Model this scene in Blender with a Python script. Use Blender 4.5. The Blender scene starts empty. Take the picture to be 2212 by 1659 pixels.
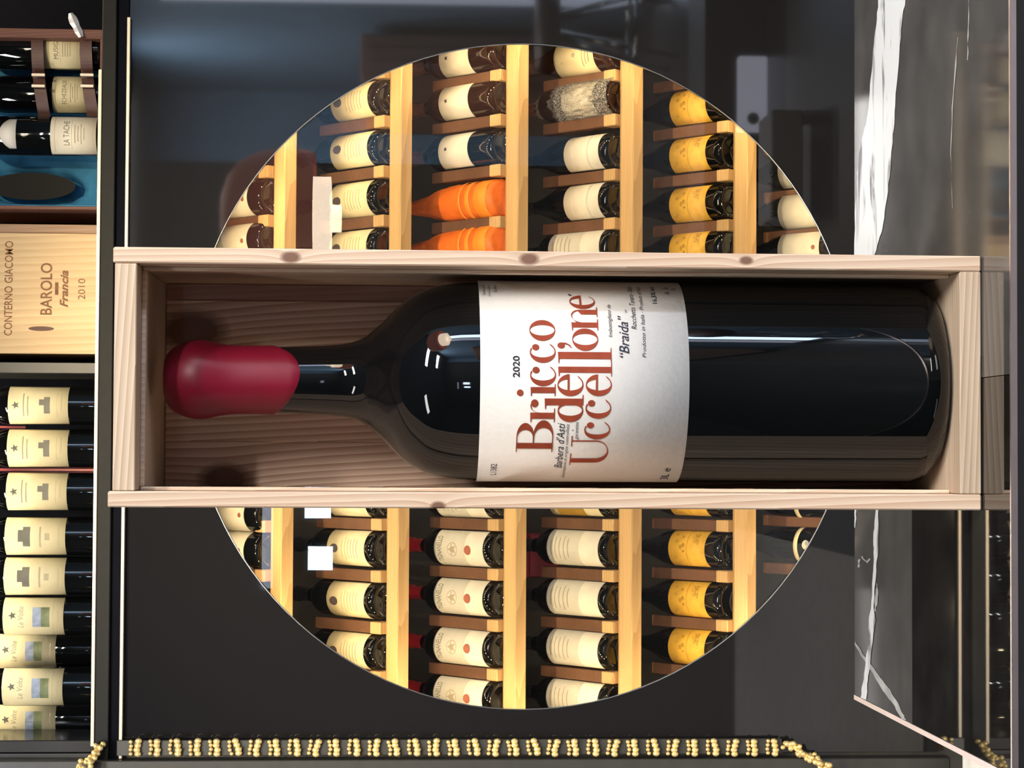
import bpy, bmesh, math, random
from mathutils import Vector, Matrix, Euler
random.seed(7)
SC = bpy.context.scene
COL = SC.collection
PI = math.pi
cos, sin = math.cos, math.sin

# ------------------------------------------------------------------ camera
# The photograph was taken with the phone on its side: image left is up in the shop.
F = 4300.0; CX, CY = 1106.0, 829.5
VPX, VPY = 865.0, 968.0            # vanishing point of the shop's depth direction
HCAM = 0.342                       # camera height above the marble counter
Yc = Vector(((VPX-CX)/F, (VPY-CY)/F, 1)).normalized()
dn = Vector((1, 0.0070, 0)); dn.z = -(dn.x*Yc.x + dn.y*Yc.y)/Yc.z; dn.normalize()
Zc = -dn
Xc = Yc.cross(Zc)
AR = Vector((Xc.x, Yc.x, Zc.x)); AD = Vector((Xc.y, Yc.y, Zc.y)); AF = Vector((Xc.z, Yc.z, Zc.z))
CAMPOS = Vector((0, 0, HCAM))
cam = bpy.data.cameras.new('camera'); cam_o = bpy.data.objects.new('camera', cam); COL.objects.link(cam_o)
U, B = -AD, -AF
cam_o.matrix_world = Matrix(((AR.x, U.x, B.x, 0), (AR.y, U.y, B.y, 0), (AR.z, U.z, B.z, HCAM), (0, 0, 0, 1)))
cam.sensor_fit = 'HORIZONTAL'; cam.sensor_width = 36.0; cam.lens = F/2212*36.0
cam.clip_start = 0.05; cam.clip_end = 60
SC.camera = cam_o

# ------------------------------------------------------------------ world, large lights, exposure
w = bpy.data.worlds.new('world'); SC.world = w; w.use_nodes = True
w.node_tree.nodes['Background'].inputs[0].default_value = (0.5, 0.55, 0.62, 1)
w.node_tree.nodes['Background'].inputs[1].default_value = 0.03
SC.view_settings.view_transform = 'Standard'
SC.view_settings.look = 'None'
SC.view_settings.gamma = 1.0
SC.view_settings.use_curve_mapping = False
SC.view_settings.exposure = 0.0

def area_light(name, loc, size, sizey, power, color, rot):
    l = bpy.data.lights.new(name, 'AREA'); l.shape = 'RECTANGLE'; l.size = size; l.size_y = sizey
    l.energy = power; l.color = color
    o = bpy.data.objects.new(name, l); COL.objects.link(o); o.location = loc; o.rotation_euler = rot
    return o
CEIL = 2.05
# shop ceiling panels (their housings are built with the ceiling below)
PANELS = [((-1.25, -0.6, CEIL-0.035), 16), ((1.25, -0.7, CEIL-0.035), 92), ((-0.95, 2.9, CEIL-0.035), 95), ((1.5, -2.35, CEIL-0.035), 190)]  # last panel is added to brighten the blue wall
for pl, pw in PANELS:
    area_light('ceiling_panel_light', pl, 1.1, 0.28, pw, (1.0, 0.97, 0.93), (0, 0, 0))

# track spots of the shop aimed at the round window and the upper shelf
SPOTS = [(-0.62, 1.7, -0.15), (-0.22, 1.7, -0.15), (0.18, 1.7, -0.2), (0.58, 1.7, -0.15), (0.95, 1.7, 0.5)]
SPOT_Z = CEIL-0.16
for sx, sy, tz in SPOTS:
    l = bpy.data.lights.new('track_spot_light', 'SPOT'); l.energy = 135; l.color = (1.0, 0.79, 0.48); l.spot_size = math.radians(46); l.spot_blend = 0.6; l.shadow_soft_size = 0.045
    o = bpy.data.objects.new('track_spot_light', l); COL.objects.link(o); o.location = (sx, sy, SPOT_Z)
    d = Vector((0.15+sx*0.35, 4.9, tz))-Vector((sx, sy, SPOT_Z)); o.rotation_euler = d.to_track_quat('-Z', 'Y').to_euler()

# ------------------------------------------------------------------ projection helpers
def ray(px, py):
    return (AF + AR*((px-CX)/F) + AD*((py-CY)/F))
def P(px, py, Y):
    d = ray(px, py); return CAMPOS + d*(Y/d.y)
def PZ(px, py, z=0.0):
    d = ray(px, py); return CAMPOS + d*((z-HCAM)/d.z)

# ------------------------------------------------------------------ object helpers
def link(name, me, mat=None, parent=None):
    o = bpy.data.objects.new(name, me); COL.objects.link(o)
    if mat is not None and me is not None and len(me.materials) == 0: me.materials.append(mat)
    elif mat is not None and me is not None and me.materials[0] != mat:
        o.material_slots[0].link = 'OBJECT'; o.material_slots[0].material = mat
    if parent is not None: o.parent = parent
    return o
def tag(o, label=None, cat=None, group=None, kind=None):
    if label: o['label'] = label
    if cat: o['category'] = cat
    if group: o['group'] = group
    if kind: o['kind'] = kind
    return o
def thing(name, label, cat, loc=(0, 0, 0), rot=(0, 0, 0), group=None):
    o = bpy.data.objects.new(name, None); COL.objects.link(o)
    o.empty_display_size = 0.05; o.location = loc; o.rotation_euler = rot
    return tag(o, label, cat, group)
def copy_tree(o, parent=None):
    c = o.copy(); COL.objects.link(c)
    if parent is not None: c.parent = parent
    for ch in list(o.children): copy_tree(ch, c)
    return c
def mesh(name, verts, faces, smooth=False):
    me = bpy.data.meshes.new(name); me.from_pydata([tuple(v) for v in verts], [], faces); me.update()
    if smooth:
        for p in me.polygons: p.use_smooth = True
    return me
def fixn(me):
    bm = bmesh.new(); bm.from_mesh(me); bmesh.ops.recalc_face_normals(bm, faces=bm.faces); bm.to_mesh(me); bm.free(); return me
def boxm(name, a, b, bev=0.0, seg=1):
    bm = bmesh.new()
    lo = [min(a[i], b[i]) for i in range(3)]; hi = [max(a[i], b[i]) for i in range(3)]
    bmesh.ops.create_cube(bm, size=1)
    for v in bm.verts:
        v.co = Vector([lo[i] + (v.co[i]+0.5)*(hi[i]-lo[i]) for i in range(3)])
    if bev > 0:
        bmesh.ops.bevel(bm, geom=list(bm.edges), offset=bev, segments=seg, affect='EDGES', profile=0.5)
    me = bpy.data.meshes.new(name); bm.to_mesh(me); bm.free(); return me
def lathe(name, prof, seg=32, smooth=True, autos=None):
    vs, fs, rings = [], [], []
    for r, z in prof:
        if r < 1e-6:
            rings.append([len(vs)]); vs.append((0, 0, z))
        else:
            rings.append(list(range(len(vs), len(vs)+seg)))
            for i in range(seg):
                a = 2*PI*i/seg; vs.append((r*sin(a), -r*cos(a), z))
    for k in range(len(rings)-1):
        A, Bb = rings[k], rings[k+1]
        for i in range(seg):
            j = (i+1) % seg
            if len(A) == 1 and len(Bb) == 1: continue
            if len(A) == 1: fs.append((A[0], Bb[j], Bb[i]))
            elif len(Bb) == 1: fs.append((A[i], A[j], Bb[0]))
            else: fs.append((A[i], A[j], Bb[j], Bb[i]))
    return fixn(mesh(name, vs, fs, smooth))
def prism(name, poly, axis_pts):
    """extrude a polygon (list of vectors) by a vector"""
    n = len(poly); vs = [Vector(p) for p in poly] + [Vector(p)+Vector(axis_pts) for p in poly]
    fs = [tuple(range(n))[::-1], tuple(range(n, 2*n))]
    for i in range(n):
        j = (i+1) % n; fs.append((i, j, n+j, n+i))
    return fixn(mesh(name, vs, fs))
def tube(name, pts, r, seg=8):
    vs, fs = [], []
    n = len(pts)
    for i, p in enumerate(pts):
        p = Vector(p); t = (Vector(pts[min(i+1, n-1)])-Vector(pts[max(i-1, 0)])).normalized()
        up = Vector((0, 0, 1)) if abs(t.z) < 0.9 else Vector((1, 0, 0))
        s = t.cross(up).normalized(); u = s.cross(t)
        rr = r[i] if isinstance(r, (list, tuple)) else r
        for k in range(seg):
            a = 2*PI*k/seg; vs.append(p + (s*cos(a)+u*sin(a))*rr)
    for i in range(n-1):
        for k in range(seg):
            l = (k+1) % seg
            fs.append((i*seg+k, i*seg+l, (i+1)*seg+l, (i+1)*seg+k))
    fs.append(tuple(range(seg))[::-1]); fs.append(tuple(range((n-1)*seg, n*seg)))
    return fixn(mesh(name, vs, fs, True))
def merge(name, parts, smooth=False):
    vs, fs = [], []
    for v, f in parts:
        o = len(vs); vs += [tuple(x) for x in v]; fs += [tuple(i+o for i in q) for q in f]
    return mesh(name, vs, fs, smooth)
def label_sheet(name, R, z0, z1, half, th=0.0007, n=20, top=None):
    """a curved paper label on a bottle of radius R; top(t) lowers the top edge"""
    vs, fs = [], []
    for i in range(n+1):
        t = -1+2*i/n; a = t*half
        zt = z1 - (top(t) if top else 0)
        for rr in (R+th, R+0.0001):
            for z in (z0, zt):
                vs.append((rr*sin(a), -rr*cos(a), z))
    for i in range(n):
        a, b = i*4, (i+1)*4
        fs += [(a, b, b+1, a+1), (a+2, a+3, b+3, b+2), (a+1, b+1, b+3, a+3), (a, a+2, b+2, b)]
    fs += [(0, 1, 3, 2), (n*4, n*4+2, n*4+3, n*4+1)]
    return fixn(mesh(name, vs, fs, True))
def bend(parts, R):
    return [([(R*sin(x/R), -R*cos(x/R), z) for x, z in v], f) for v, f in parts]
# flat shapes in label coordinates (s, z)
def s_rect(x0, x1, z0, z1, n=1):
    v = []
    for i in range(n+1):
        x = x0+(x1-x0)*i/n; v += [(x, z0), (x, z1)]
    return v, [(2*i, 2*i+2, 2*i+3, 2*i+1) for i in range(n)]
def s_ell(cx, cz, rx, rz, n=20):
    v = [(cx, cz)]
    for k in (0.5, 1.0): v += [(cx+k*rx*cos(2*PI*i/n), cz+k*rz*sin(2*PI*i/n)) for i in range(n)]
    f = [(0, 1+i, 1+(i+1) % n) for i in range(n)] + [(1+i, 1+n+i, 1+n+(i+1) % n, 1+(i+1) % n) for i in range(n)]
    return v, f
def s_ring(cx, cz, rx, rz, th, n=20):
    v = []
    for i in range(n):
        a = 2*PI*i/n; v += [(cx+rx*cos(a), cz+rz*sin(a)), (cx+(rx-th)*cos(a), cz+(rz-th)*sin(a))]
    return v, [(2*i, 2*((i+1) % n), 2*((i+1) % n)+1, 2*i+1) for i in range(n)]
def s_star(cx, cz, r):
    v = [(cx+(r if i % 2 == 0 else r*.42)*sin(PI*i/5), cz+(r if i % 2 == 0 else r*.42)*cos(PI*i/5)) for i in range(10)]
    return v+[(cx, cz)], [(10, i, (i+1) % 10) for i in range(10)]
def s_lines(x0, x1, z0, z1, n, th, rnd):
    out = []
    for i in range(n):
        z = z0+(z1-z0)*i/max(1, n-1); k = rnd.uniform(0.55, 1.0); m = (x0+x1)/2; h = (x1-x0)/2*k
        out.append(s_rect(m-h, m+h, z, z+th, 10))
    return out
_tc = {}
def curve_shape(cu):
    o = bpy.data.objects.new('tmp_text', cu); COL.objects.link(o)
    dg = bpy.context.evaluated_depsgraph_get(); dg.update()
    me = o.evaluated_get(dg).to_mesh()
    v = [(p.co.x, p.co.y) for p in me.vertices]; f = [tuple(p.vertices) for p in me.polygons]
    o.evaluated_get(dg).to_mesh_clear()
    bpy.data.objects.remove(o); bpy.data.curves.remove(cu)
    return v, f
def s_text(txt, x0, x1, z0, z1, shear=0.0, bold=0.0):
    """text fitted into a rectangle (built-in lettering)"""
    key = (txt, shear, bold)
    if key not in _tc:
        cu = bpy.data.curves.new('tmp_text', 'FONT'); cu.body = txt; cu.resolution_u = 3; cu.shear = shear; cu.offset = bold
        _tc[key] = curve_shape(cu)
    v, f = _tc[key]
    ax = min(p[0] for p in v); bx = max(p[0] for p in v); az = min(p[1] for p in v); bz = max(p[1] for p in v)
    return [(x0+(x-ax)/(bx-ax)*(x1-x0), z0+(z-az)/(bz-az)*(z1-z0)) for x, z in v], f

# ------------------------------------------------------------------ materials
def new_mat(name):
    m = bpy.data.materials.new(name); m.use_nodes = True
    nt = m.node_tree; return m, nt, nt.nodes['Principled BSDF']
def setp(b, col, rough, metal=0.0, spec=0.5, coat=0.0):
    b.inputs['Base Color'].default_value = (*col, 1); b.inputs['Roughness'].default_value = rough
    b.inputs['Metallic'].default_value = metal; b.inputs['Specular IOR Level'].default_value = spec
    b.inputs['Coat Weight'].default_value = coat
def plain(name, col, rough=0.5, metal=0.0, spec=0.5, var=0.12, scale=40, bump=0.0, coat=0.0):
    m, nt, b = new_mat(name); setp(b, col, rough, metal, spec, coat)
    n = nt.nodes.new('ShaderNodeTexNoise'); n.inputs['Scale'].default_value = scale; n.inputs['Detail'].default_value = 4
    tc = nt.nodes.new('ShaderNodeTexCoord'); nt.links.new(tc.outputs['Object'], n.inputs['Vector'])
    r = nt.nodes.new('ShaderNodeValToRGB')
    r.color_ramp.elements[0].position = 0.3; r.color_ramp.elements[1].position = 0.7
    r.color_ramp.elements[0].color = (*[max(0, c*(1-var)) for c in col], 1); r.color_ramp.elements[1].color = (*[min(1, c*(1+var)) for c in col], 1)
    nt.links.new(n.outputs['Fac'], r.inputs[0]); nt.links.new(r.outputs[0], b.inputs['Base Color'])
    if bump > 0:
        bp = nt.nodes.new('ShaderNodeBump'); bp.inputs['Strength'].default_value = bump; bp.inputs['Distance'].default_value = 0.002
        nt.links.new(n.outputs['Fac'], bp.inputs['Height']); nt.links.new(bp.outputs[0], b.inputs['Normal'])
    return m
def emit(name, col, strength):
    m, nt, b = new_mat(name); setp(b, col, 0.6)
    b.inputs['Emission Color'].default_value = (*col, 1); b.inputs['Emission Strength'].default_value = strength
    return m
def wood(name, light, dark, axis='Z', freq=26.0, rough=0.55, knots=(), stretch=0.06, contrast=0.6, dist=5.0):
    """grain runs along axis; knots = [(x, y, z, radius)] in object space"""
    m, nt, b = new_mat(name); setp(b, light, rough, spec=0.3)
    N, L = nt.nodes, nt.links
    tc = N.new('ShaderNodeTexCoord'); oi = N.new('ShaderNodeObjectInfo')
    off = N.new('ShaderNodeVectorMath'); off.operation = 'SCALE'
    comb = N.new('ShaderNodeCombineXYZ')
    L.new(oi.outputs['Random'], comb.inputs[0]); L.new(oi.outputs['Random'], comb.inputs[1]); L.new(oi.outputs['Random'], comb.inputs[2])
    L.new(comb.outputs[0], off.inputs[0]); off.inputs['Scale'].default_value = 7.0
    add = N.new('ShaderNodeVectorMath'); add.operation = 'ADD'
    L.new(tc.outputs['Object'], add.inputs[0]); L.new(off.outputs[0], add.inputs[1])
    mp = N.new('ShaderNodeMapping'); L.new(add.outputs[0], mp.inputs['Vector'])
    sc = [1, 1, 1]; sc['XYZ'.index(axis)] = stretch; mp.inputs['Scale'].default_value = sc
    # knot field bends the grain around each knot
    kd = None
    for (kx, ky, kz, kr) in knots:
        sub = N.new('ShaderNodeVectorMath'); sub.operation = 'SUBTRACT'; L.new(tc.outputs['Object'], sub.inputs[0]); sub.inputs[1].default_value = (kx, ky, kz)
        mu = N.new('ShaderNodeVectorMath'); mu.operation = 'MULTIPLY'; L.new(sub.outputs[0], mu.inputs[0])
        s = [1.0, 1.0, 1.0]; s['XYZ'.index(axis)] = 0.6; mu.inputs[1].default_value = s
        ln = N.new('ShaderNodeVectorMath'); ln.operation = 'LENGTH'; L.new(mu.outputs[0], ln.inputs[0])
        dv = N.new('ShaderNodeMath'); dv.operation = 'DIVIDE'; L.new(ln.outputs['Value'], dv.inputs[0]); dv.inputs[1].default_value = kr
        if kd is None: kd = dv
        else:
            mn = N.new('ShaderNodeMath'); mn.operation = 'MINIMUM'; L.new(kd.outputs[0], mn.inputs[0]); L.new(dv.outputs[0], mn.inputs[1]); kd = mn
    wv = N.new('ShaderNodeTexWave'); wv.wave_type = 'BANDS'; wv.bands_direction = 'DIAGONAL'; wv.wave_profile = 'SAW'
    wv.inputs['Scale'].default_value = freq; wv.inputs['Distortion'].default_value = dist; wv.inputs['Detail'].default_value = 2.5; wv.inputs['Detail Scale'].default_value = 0.28
    L.new(mp.outputs[0], wv.inputs['Vector'])
    if kd is not None:
        ex = N.new('ShaderNodeMath'); ex.operation = 'POWER'; ex.inputs[0].default_value = 0.45; L.new(kd.outputs[0], ex.inputs[1])
        ml = N.new('ShaderNodeMath'); ml.operation = 'MULTIPLY'; L.new(ex.outputs[0], ml.inputs[0]); ml.inputs[1].default_value = 9.0
        L.new(ml.outputs[0], wv.inputs['Phase Offset'])
    nz = N.new('ShaderNodeTexNoise'); nz.inputs['Scale'].default_value = 160; nz.inputs['Detail'].default_value = 3
    L.new(mp.outputs[0], nz.inputs['Vector'])
    mixf = N.new('ShaderNodeMath'); mixf.operation = 'MULTIPLY_ADD'; L.new(nz.outputs['Fac'], mixf.inputs[0]); mixf.inputs[1].default_value = 0.7
    sb = N.new('ShaderNodeMath'); sb.operation = 'MULTIPLY_ADD'; L.new(wv.outputs['Fac'], sb.inputs[0]); sb.inputs[1].default_value = contrast; sb.inputs[2].default_value = -0.3
    L.new(sb.outputs[0], mixf.inputs[2])
    rp = N.new('ShaderNodeValToRGB'); L.new(mixf.outputs[0], rp.inputs[0])
    rp.color_ramp.elements[0].color = (*light, 1); rp.color_ramp.elements[1].color = (*dark, 1)
    rp.color_ramp.elements[0].position = 0.05; rp.color_ramp.elements[1].position = 0.95
    out = rp.outputs[0]
    # broad streaks
    nb = N.new('ShaderNodeTexNoise'); nb.inputs['Scale'].default_value = 14; L.new(mp.outputs[0], nb.inputs['Vector'])
    hs = N.new('ShaderNodeHueSaturation'); mr = N.new('ShaderNodeMapRange'); L.new(nb.outputs['Fac'], mr.inputs[0])
    mr.inputs['From Min'].default_value = 0.3; mr.inputs['From Max'].default_value = 0.7; mr.inputs['To Min'].default_value = 0.82; mr.inputs['To Max'].default_value = 1.12
    L.new(mr.outputs[0], hs.inputs['Value']); L.new(out, hs.inputs['Color']); out = hs.outputs[0]
    if kd is not None:
        kr_ = N.new('ShaderNodeValToRGB'); L.new(kd.outputs[0], kr_.inputs[0])
        kr_.color_ramp.elements[0].position = 0.55; kr_.color_ramp.elements[0].color = (1, 1, 1, 1)
        kr_.color_ramp.elements[1].position = 1.0; kr_.color_ramp.elements[1].color = (0, 0, 0, 1)
        e = kr_.color_ramp.elements.new(0.8); e.color = (0.55, 0.55, 0.55, 1)
        mx = N.new('ShaderNodeMix'); mx.data_type = 'RGBA'; L.new(kr_.outputs[0], mx.inputs['Factor']); L.new(out, mx.inputs['A'])
        mx.inputs['B'].default_value = (dark[0]*0.36, dark[1]*0.30, dark[2]*0.30, 1); out = mx.outputs['Result']
    L.new(out, b.inputs['Base Color'])
    bp = N.new('ShaderNodeBump'); bp.inputs['Strength'].default_value = 0.15; bp.inputs['Distance'].default_value = 0.0006
    L.new(mixf.outputs[0], bp.inputs['Height']); L.new(bp.outputs[0], b.inputs['Normal'])
    return m
def thin_glass(name, tint, ior=1.5, rough=0.0, haze=0.0):
    m, nt, b = new_mat(name); N, L = nt.nodes, nt.links
    tr = N.new('ShaderNodeBsdfTransparent'); tr.inputs[0].default_value = (*tint, 1)
    gl = N.new('ShaderNodeBsdfGlossy'); gl.inputs['Roughness'].default_value = rough
    fr = N.new('ShaderNodeFresnel'); fr.inputs['IOR'].default_value = ior
    mx = N.new('ShaderNodeMixShader'); L.new(fr.outputs[0], mx.inputs[0]); L.new(tr.outputs[0], mx.inputs[1]); L.new(gl.outputs[0], mx.inputs[2])
    out = mx.outputs[0]
    if haze > 0:
        df = N.new('ShaderNodeBsdfDiffuse'); df.inputs[0].default_value = (0.85, 0.85, 0.83, 1)
        nz = N.new('ShaderNodeTexNoise'); nz.inputs['Scale'].default_value = 70; nz.inputs['Detail'].default_value = 5
        mr = N.new('ShaderNodeMapRange'); L.new(nz.outputs['Fac'], mr.inputs[0]); mr.inputs['From Min'].default_value = 0.4; mr.inputs['From Max'].default_value = 0.75; mr.inputs['To Max'].default_value = haze*3.5
        m2 = N.new('ShaderNodeMixShader'); L.new(mr.outputs[0], m2.inputs[0]); L.new(out, m2.inputs[1]); L.new(df.outputs[0], m2.inputs[2]); out = m2.outputs[0]
    L.new(out, N['Material Output'].inputs[0]); N.remove(b)
    return m

M = {}
M['pine'] = wood('pale_pine', (0.80, 0.63, 0.47), (0.55, 0.36, 0.24), 'Z', 150, stretch=0.05)
M['pine_h'] = wood('pale_pine_cross', (0.76, 0.60, 0.44), (0.47, 0.33, 0.21), 'X', 170, stretch=0.05, contrast=0.8)
M['oak'] = wood('rack_oak', (0.62, 0.42, 0.20), (0.42, 0.25, 0.10), 'X', 80, stretch=0.04)
M['oak_dark'] = wood('rack_divider_shaded_wood', (0.17, 0.085, 0.045), (0.10, 0.045, 0.025), 'Y', 90, stretch=0.08)  # dark brown wood, darkened further for the shadow on the cradle arms
M['case_wood'] = wood('wine_case_wood', (0.66, 0.48, 0.27), (0.50, 0.31, 0.15), 'Z', 36, stretch=0.05, contrast=0.5)
M['mahogany'] = wood('mahogany', (0.20, 0.085, 0.06), (0.10, 0.04, 0.03), 'Z', 80, stretch=0.05)
M['glass_black'] = plain('black_bottle_glass', (0.003, 0.0035, 0.004), 0.03, var=0.05, spec=0.5)
M['glass_brown'] = plain('brown_bottle_glass', (0.022, 0.009, 0.006), 0.05, var=0.05)
M['wax'] = plain('crimson_wax', (0.17, 0.004, 0.018), 0.40, spec=0.35, var=0.10, scale=30, bump=0.06)
M['paper'] = plain('label_paper', (0.80, 0.76, 0.70), 0.75, spec=0.2, var=0.02, scale=300, bump=0.10)
M['cream'] = plain('cream_label_paper', (0.74, 0.65, 0.40), 0.7, spec=0.2, var=0.05, scale=30)
M['ivory'] = plain('ivory_label_paper', (0.76, 0.71, 0.58), 0.7, spec=0.2, var=0.05, scale=30)
M['greycream'] = plain('grey_cream_label_paper', (0.62, 0.60, 0.50), 0.7, spec=0.2, var=0.06, scale=30)
M['yellow'] = plain('yellow_label_paper', (0.72, 0.42, 0.05), 0.6, spec=0.3, var=0.12, scale=60)
M['ink_yellow'] = plain('ochre_print', (0.38, 0.22, 0.03), 0.7, spec=0.2)
M['ink'] = plain('dark_print', (0.03, 0.03, 0.05), 0.7, spec=0.2)
M['ink_soft'] = plain('faded_print', (0.42, 0.36, 0.24), 0.8, spec=0.2)
M['ink_grey'] = plain('grey_print', (0.20, 0.19, 0.15), 0.8, spec=0.2)
M['ink_rust'] = plain('rust_red_print', (0.30, 0.055, 0.025), 0.7, spec=0.2, var=0.15, scale=120)
M['ink_red'] = plain('red_seal_print', (0.40, 0.13, 0.08), 0.7)
M['seal'] = plain('dark_oval_seal_print', (0.07, 0.05, 0.05), 0.6)
M['sky_print'] = plain('blue_sky_print', (0.30, 0.35, 0.45), 0.6, var=0.35, scale=60)
M['field_print'] = plain('green_field_print', (0.17, 0.20, 0.09), 0.6, var=0.3, scale=60)
M['red_foil'] = plain('red_capsule_foil', (0.48, 0.018, 0.03), 0.35, var=0.1)
M['brown_foil'] = plain('brown_capsule_foil', (0.16, 0.07, 0.045), 0.35, var=0.1)
M['dark_foil'] = plain('black_capsule_foil', (0.015, 0.014, 0.02), 0.35, var=0.1)
M['orange'] = plain('orange_tissue', (0.78, 0.16, 0.012), 0.55, var=0.2, scale=25, bump=0.3)
M['orange_band'] = plain('light_orange_band', (0.90, 0.28, 0.02), 0.5, var=0.1, scale=25)
M['blackglass'] = plain('black_glass_panel', (0.011, 0.011, 0.0125), 0.03, var=0.02)
M['lacquer'] = plain('black_lacquer', (0.016, 0.016, 0.017), 0.18, var=0.1)
M['shelf_black'] = plain('matt_black_shelf', (0.012, 0.0125, 0.012), 0.6, spec=0.2, var=0.1)
M['charcoal'] = plain('charcoal_laminate', (0.035, 0.036, 0.036), 0.4, var=0.1)
M['navy'] = plain('navy_dark_backing', (0.004, 0.0045, 0.008), 0.95, spec=0.1)
M['cellar'] = plain('dark_rack_backing', (0.022, 0.020, 0.018), 0.6)
M['brass'] = plain('pale_brass_strip', (0.66, 0.57, 0.45), 0.45, metal=0.25, var=0.05)
M['rose_metal'] = plain('rose_metal_edge', (0.80, 0.66, 0.64), 0.35, metal=1.0, var=0.05)
M['steel'] = plain('thin_steel_rim', (0.45, 0.45, 0.46), 0.3, metal=1.0, var=0.05)
M['chrome'] = plain('chrome', (0.8, 0.8, 0.82), 0.12, metal=1.0, var=0.03)
M['gold'] = plain('gilded_bead', (0.90, 0.68, 0.30), 0.38, metal=0.55, var=0.15)
M['velvet'] = plain('blue_velvet', (0.055, 0.24, 0.46), 0.85, spec=0.1, var=0.35, scale=14, bump=0.3)
M['leather'] = plain('brown_leather_strap', (0.085, 0.034, 0.026), 0.5, var=0.2, bump=0.2)
M['marble'] = plain('grey_black_marble', (0.085, 0.081, 0.077), 0.05, var=0.25, scale=22)
M['marble_dimmed'] = plain('marble_dark_reflection', (0.012, 0.011, 0.010), 0.012, var=0.4, scale=30)  # the counter's dark reflection put into the stone colour
M['floor'] = plain('grey_floor_stone', (0.045, 0.043, 0.042), 0.35, var=0.15, scale=3)
M['wall_dark'] = plain('dark_grey_plaster', (0.035, 0.035, 0.037), 0.8, var=0.08, scale=4)
M['wall_blue'] = plain('slate_blue_plaster', (0.15, 0.27, 0.42), 0.8, var=0.08, scale=4)
M['ceil'] = plain('grey_ceiling', (0.10, 0.10, 0.10), 0.9, var=0.05)
M['white_plastic'] = plain('white_plastic', (0.75, 0.75, 0.80), 0.4, var=0.03)
M['white_lit'] = emit('backlit_white_screen', (0.80, 0.82, 1.0), 4.0)
M['grey_lit'] = plain('pale_grey_laminate', (0.70, 0.70, 0.76), 0.6, var=0.05)
M['sideboard'] = wood('brown_sideboard_wood', (0.36, 0.22, 0.18), (0.24, 0.14, 0.11), 'Z', 60, stretch=0.05)
M['red_reflection'] = plain('crimson_reflection', (0.22, 0.008, 0.03), 0.5, var=0.15)  # stands in for a red reflection in the window glass
M['clear'] = thin_glass('clear_window_glass', (0.97, 0.97, 0.97))
M['cello'] = thin_glass('crumpled_cellophane', (0.96, 0.96, 0.96), 1.9, 0.08, haze=0.16)
M['led'] = emit('warm_led', (1.0, 0.74, 0.40), 620)
M['bar_fill'] = emit('warm_bar_fill', (1.0, 0.84, 0.55), 58)  # glow of the bar added over the upper compartment
M['neck_fill'] = emit('neck_fill_glow', (1.0, 0.80, 0.58), 5)  # glow added behind the rails to brighten the bottle necks
M['daylight'] = emit('daylight_pane', (0.62, 0.78, 1.0), 30)
M['daylight_dim'] = emit('frosted_daylight_pane', (0.72, 0.80, 1.0), 3.5)
M['panel_light'] = emit('ceiling_panel_diffuser', (1.0, 0.95, 0.88), 6)
M['lamp_cream'] = emit('lit_cream_diffuser', (1.0, 0.82, 0.62), 14)
M['lamp_brown'] = emit('lit_brown_glass_shade', (0.32, 0.11, 0.08), 3.2)
def vein_mat():
    m, nt, b = new_mat('white_marble_vein'); setp(b, (0.85, 0.86, 0.85), 0.1)
    N, L = nt.nodes, nt.links
    tc = N.new('ShaderNodeTexCoord'); mp = N.new('ShaderNodeMapping'); L.new(tc.outputs['Object'], mp.inputs[0]); mp.inputs['Scale'].default_value = (14, 60, 1); mp.inputs['Rotation'].default_value = (0, 0, 0.25)
    n = N.new('ShaderNodeTexNoise'); n.inputs['Scale'].default_value = 1.0; n.inputs['Detail'].default_value = 6; n.inputs['Distortion'].default_value = 0.8; L.new(mp.outputs[0], n.inputs['Vector'])
    r = N.new('ShaderNodeValToRGB'); L.new(n.outputs['Fac'], r.inputs[0])
    r.color_ramp.elements[0].position = 0.33; r.color_ramp.elements[0].color = (0.16, 0.16, 0.165, 1)
    r.color_ramp.elements[1].position = 0.46; r.color_ramp.elements[1].color = (0.86, 0.88, 0.88, 1)
    L.new(r.outputs[0], b.inputs['Base Color']); return m
M['vein'] = vein_mat()
M['vein_grey'] = plain('grey_marble_vein', (0.45, 0.45, 0.44), 0.1, var=0.3, scale=40)

# ================================================================== THE SETTING
YP = 4.67                 # front of the wine cabinet
XL, XR, YB, YF, ZF = -3.4, 2.35, -3.8, 5.75, -0.95
def struct(name, me, mat): return tag(link(name, me, mat), kind='structure')
struct('floor', boxm('floor', (XL, YB, ZF-0.08), (XR, YF, ZF)), M['floor'])
ceil = struct('ceiling', boxm('ceiling', (XL, YB, CEIL+0.01), (XR, YF, CEIL+0.1)), M['ceil'])
struct('wall_left', boxm('wall_left', (XL-0.1, YB, ZF), (XL, YF, CEIL)), M['wall_dark'])
struct('wall_right', boxm('wall_right', (XR, YB, ZF), (XR+0.1, YF, CEIL)), M['wall_blue'])
struct('wall_back', boxm('wall_back', (XL, YF, ZF), (XR, YF+0.1, CEIL)), M['wall_dark'])
struct('wall_rear', boxm('wall_rear', (XL, YB-0.1, ZF), (1.88, YB, CEIL)), M['wall_dark'])
struct('wall_rear_blue', boxm('wall_rear_blue', (1.88, YB-0.1, ZF), (XR, YB, CEIL)), M['wall_blue'])
for i, (pl, pw) in enumerate(PANELS):
    t = thing('ceiling_light', ['slim white ceiling light panel over the shop, reflected in the dark bottle', 'slim white ceiling light panel nearest the daylight door', 'slim white ceiling light panel just before the wine cabinet', 'added slim white light panel brightening the blue rear wall'][i], 'ceiling light', (pl[0], pl[1], CEIL), group='shop ceiling lights')
    link('housing', boxm('housing', (-0.58, -0.17, -0.03), (0.58, 0.17, 0.012), 0.006), M['white_plastic'], t)
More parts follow.
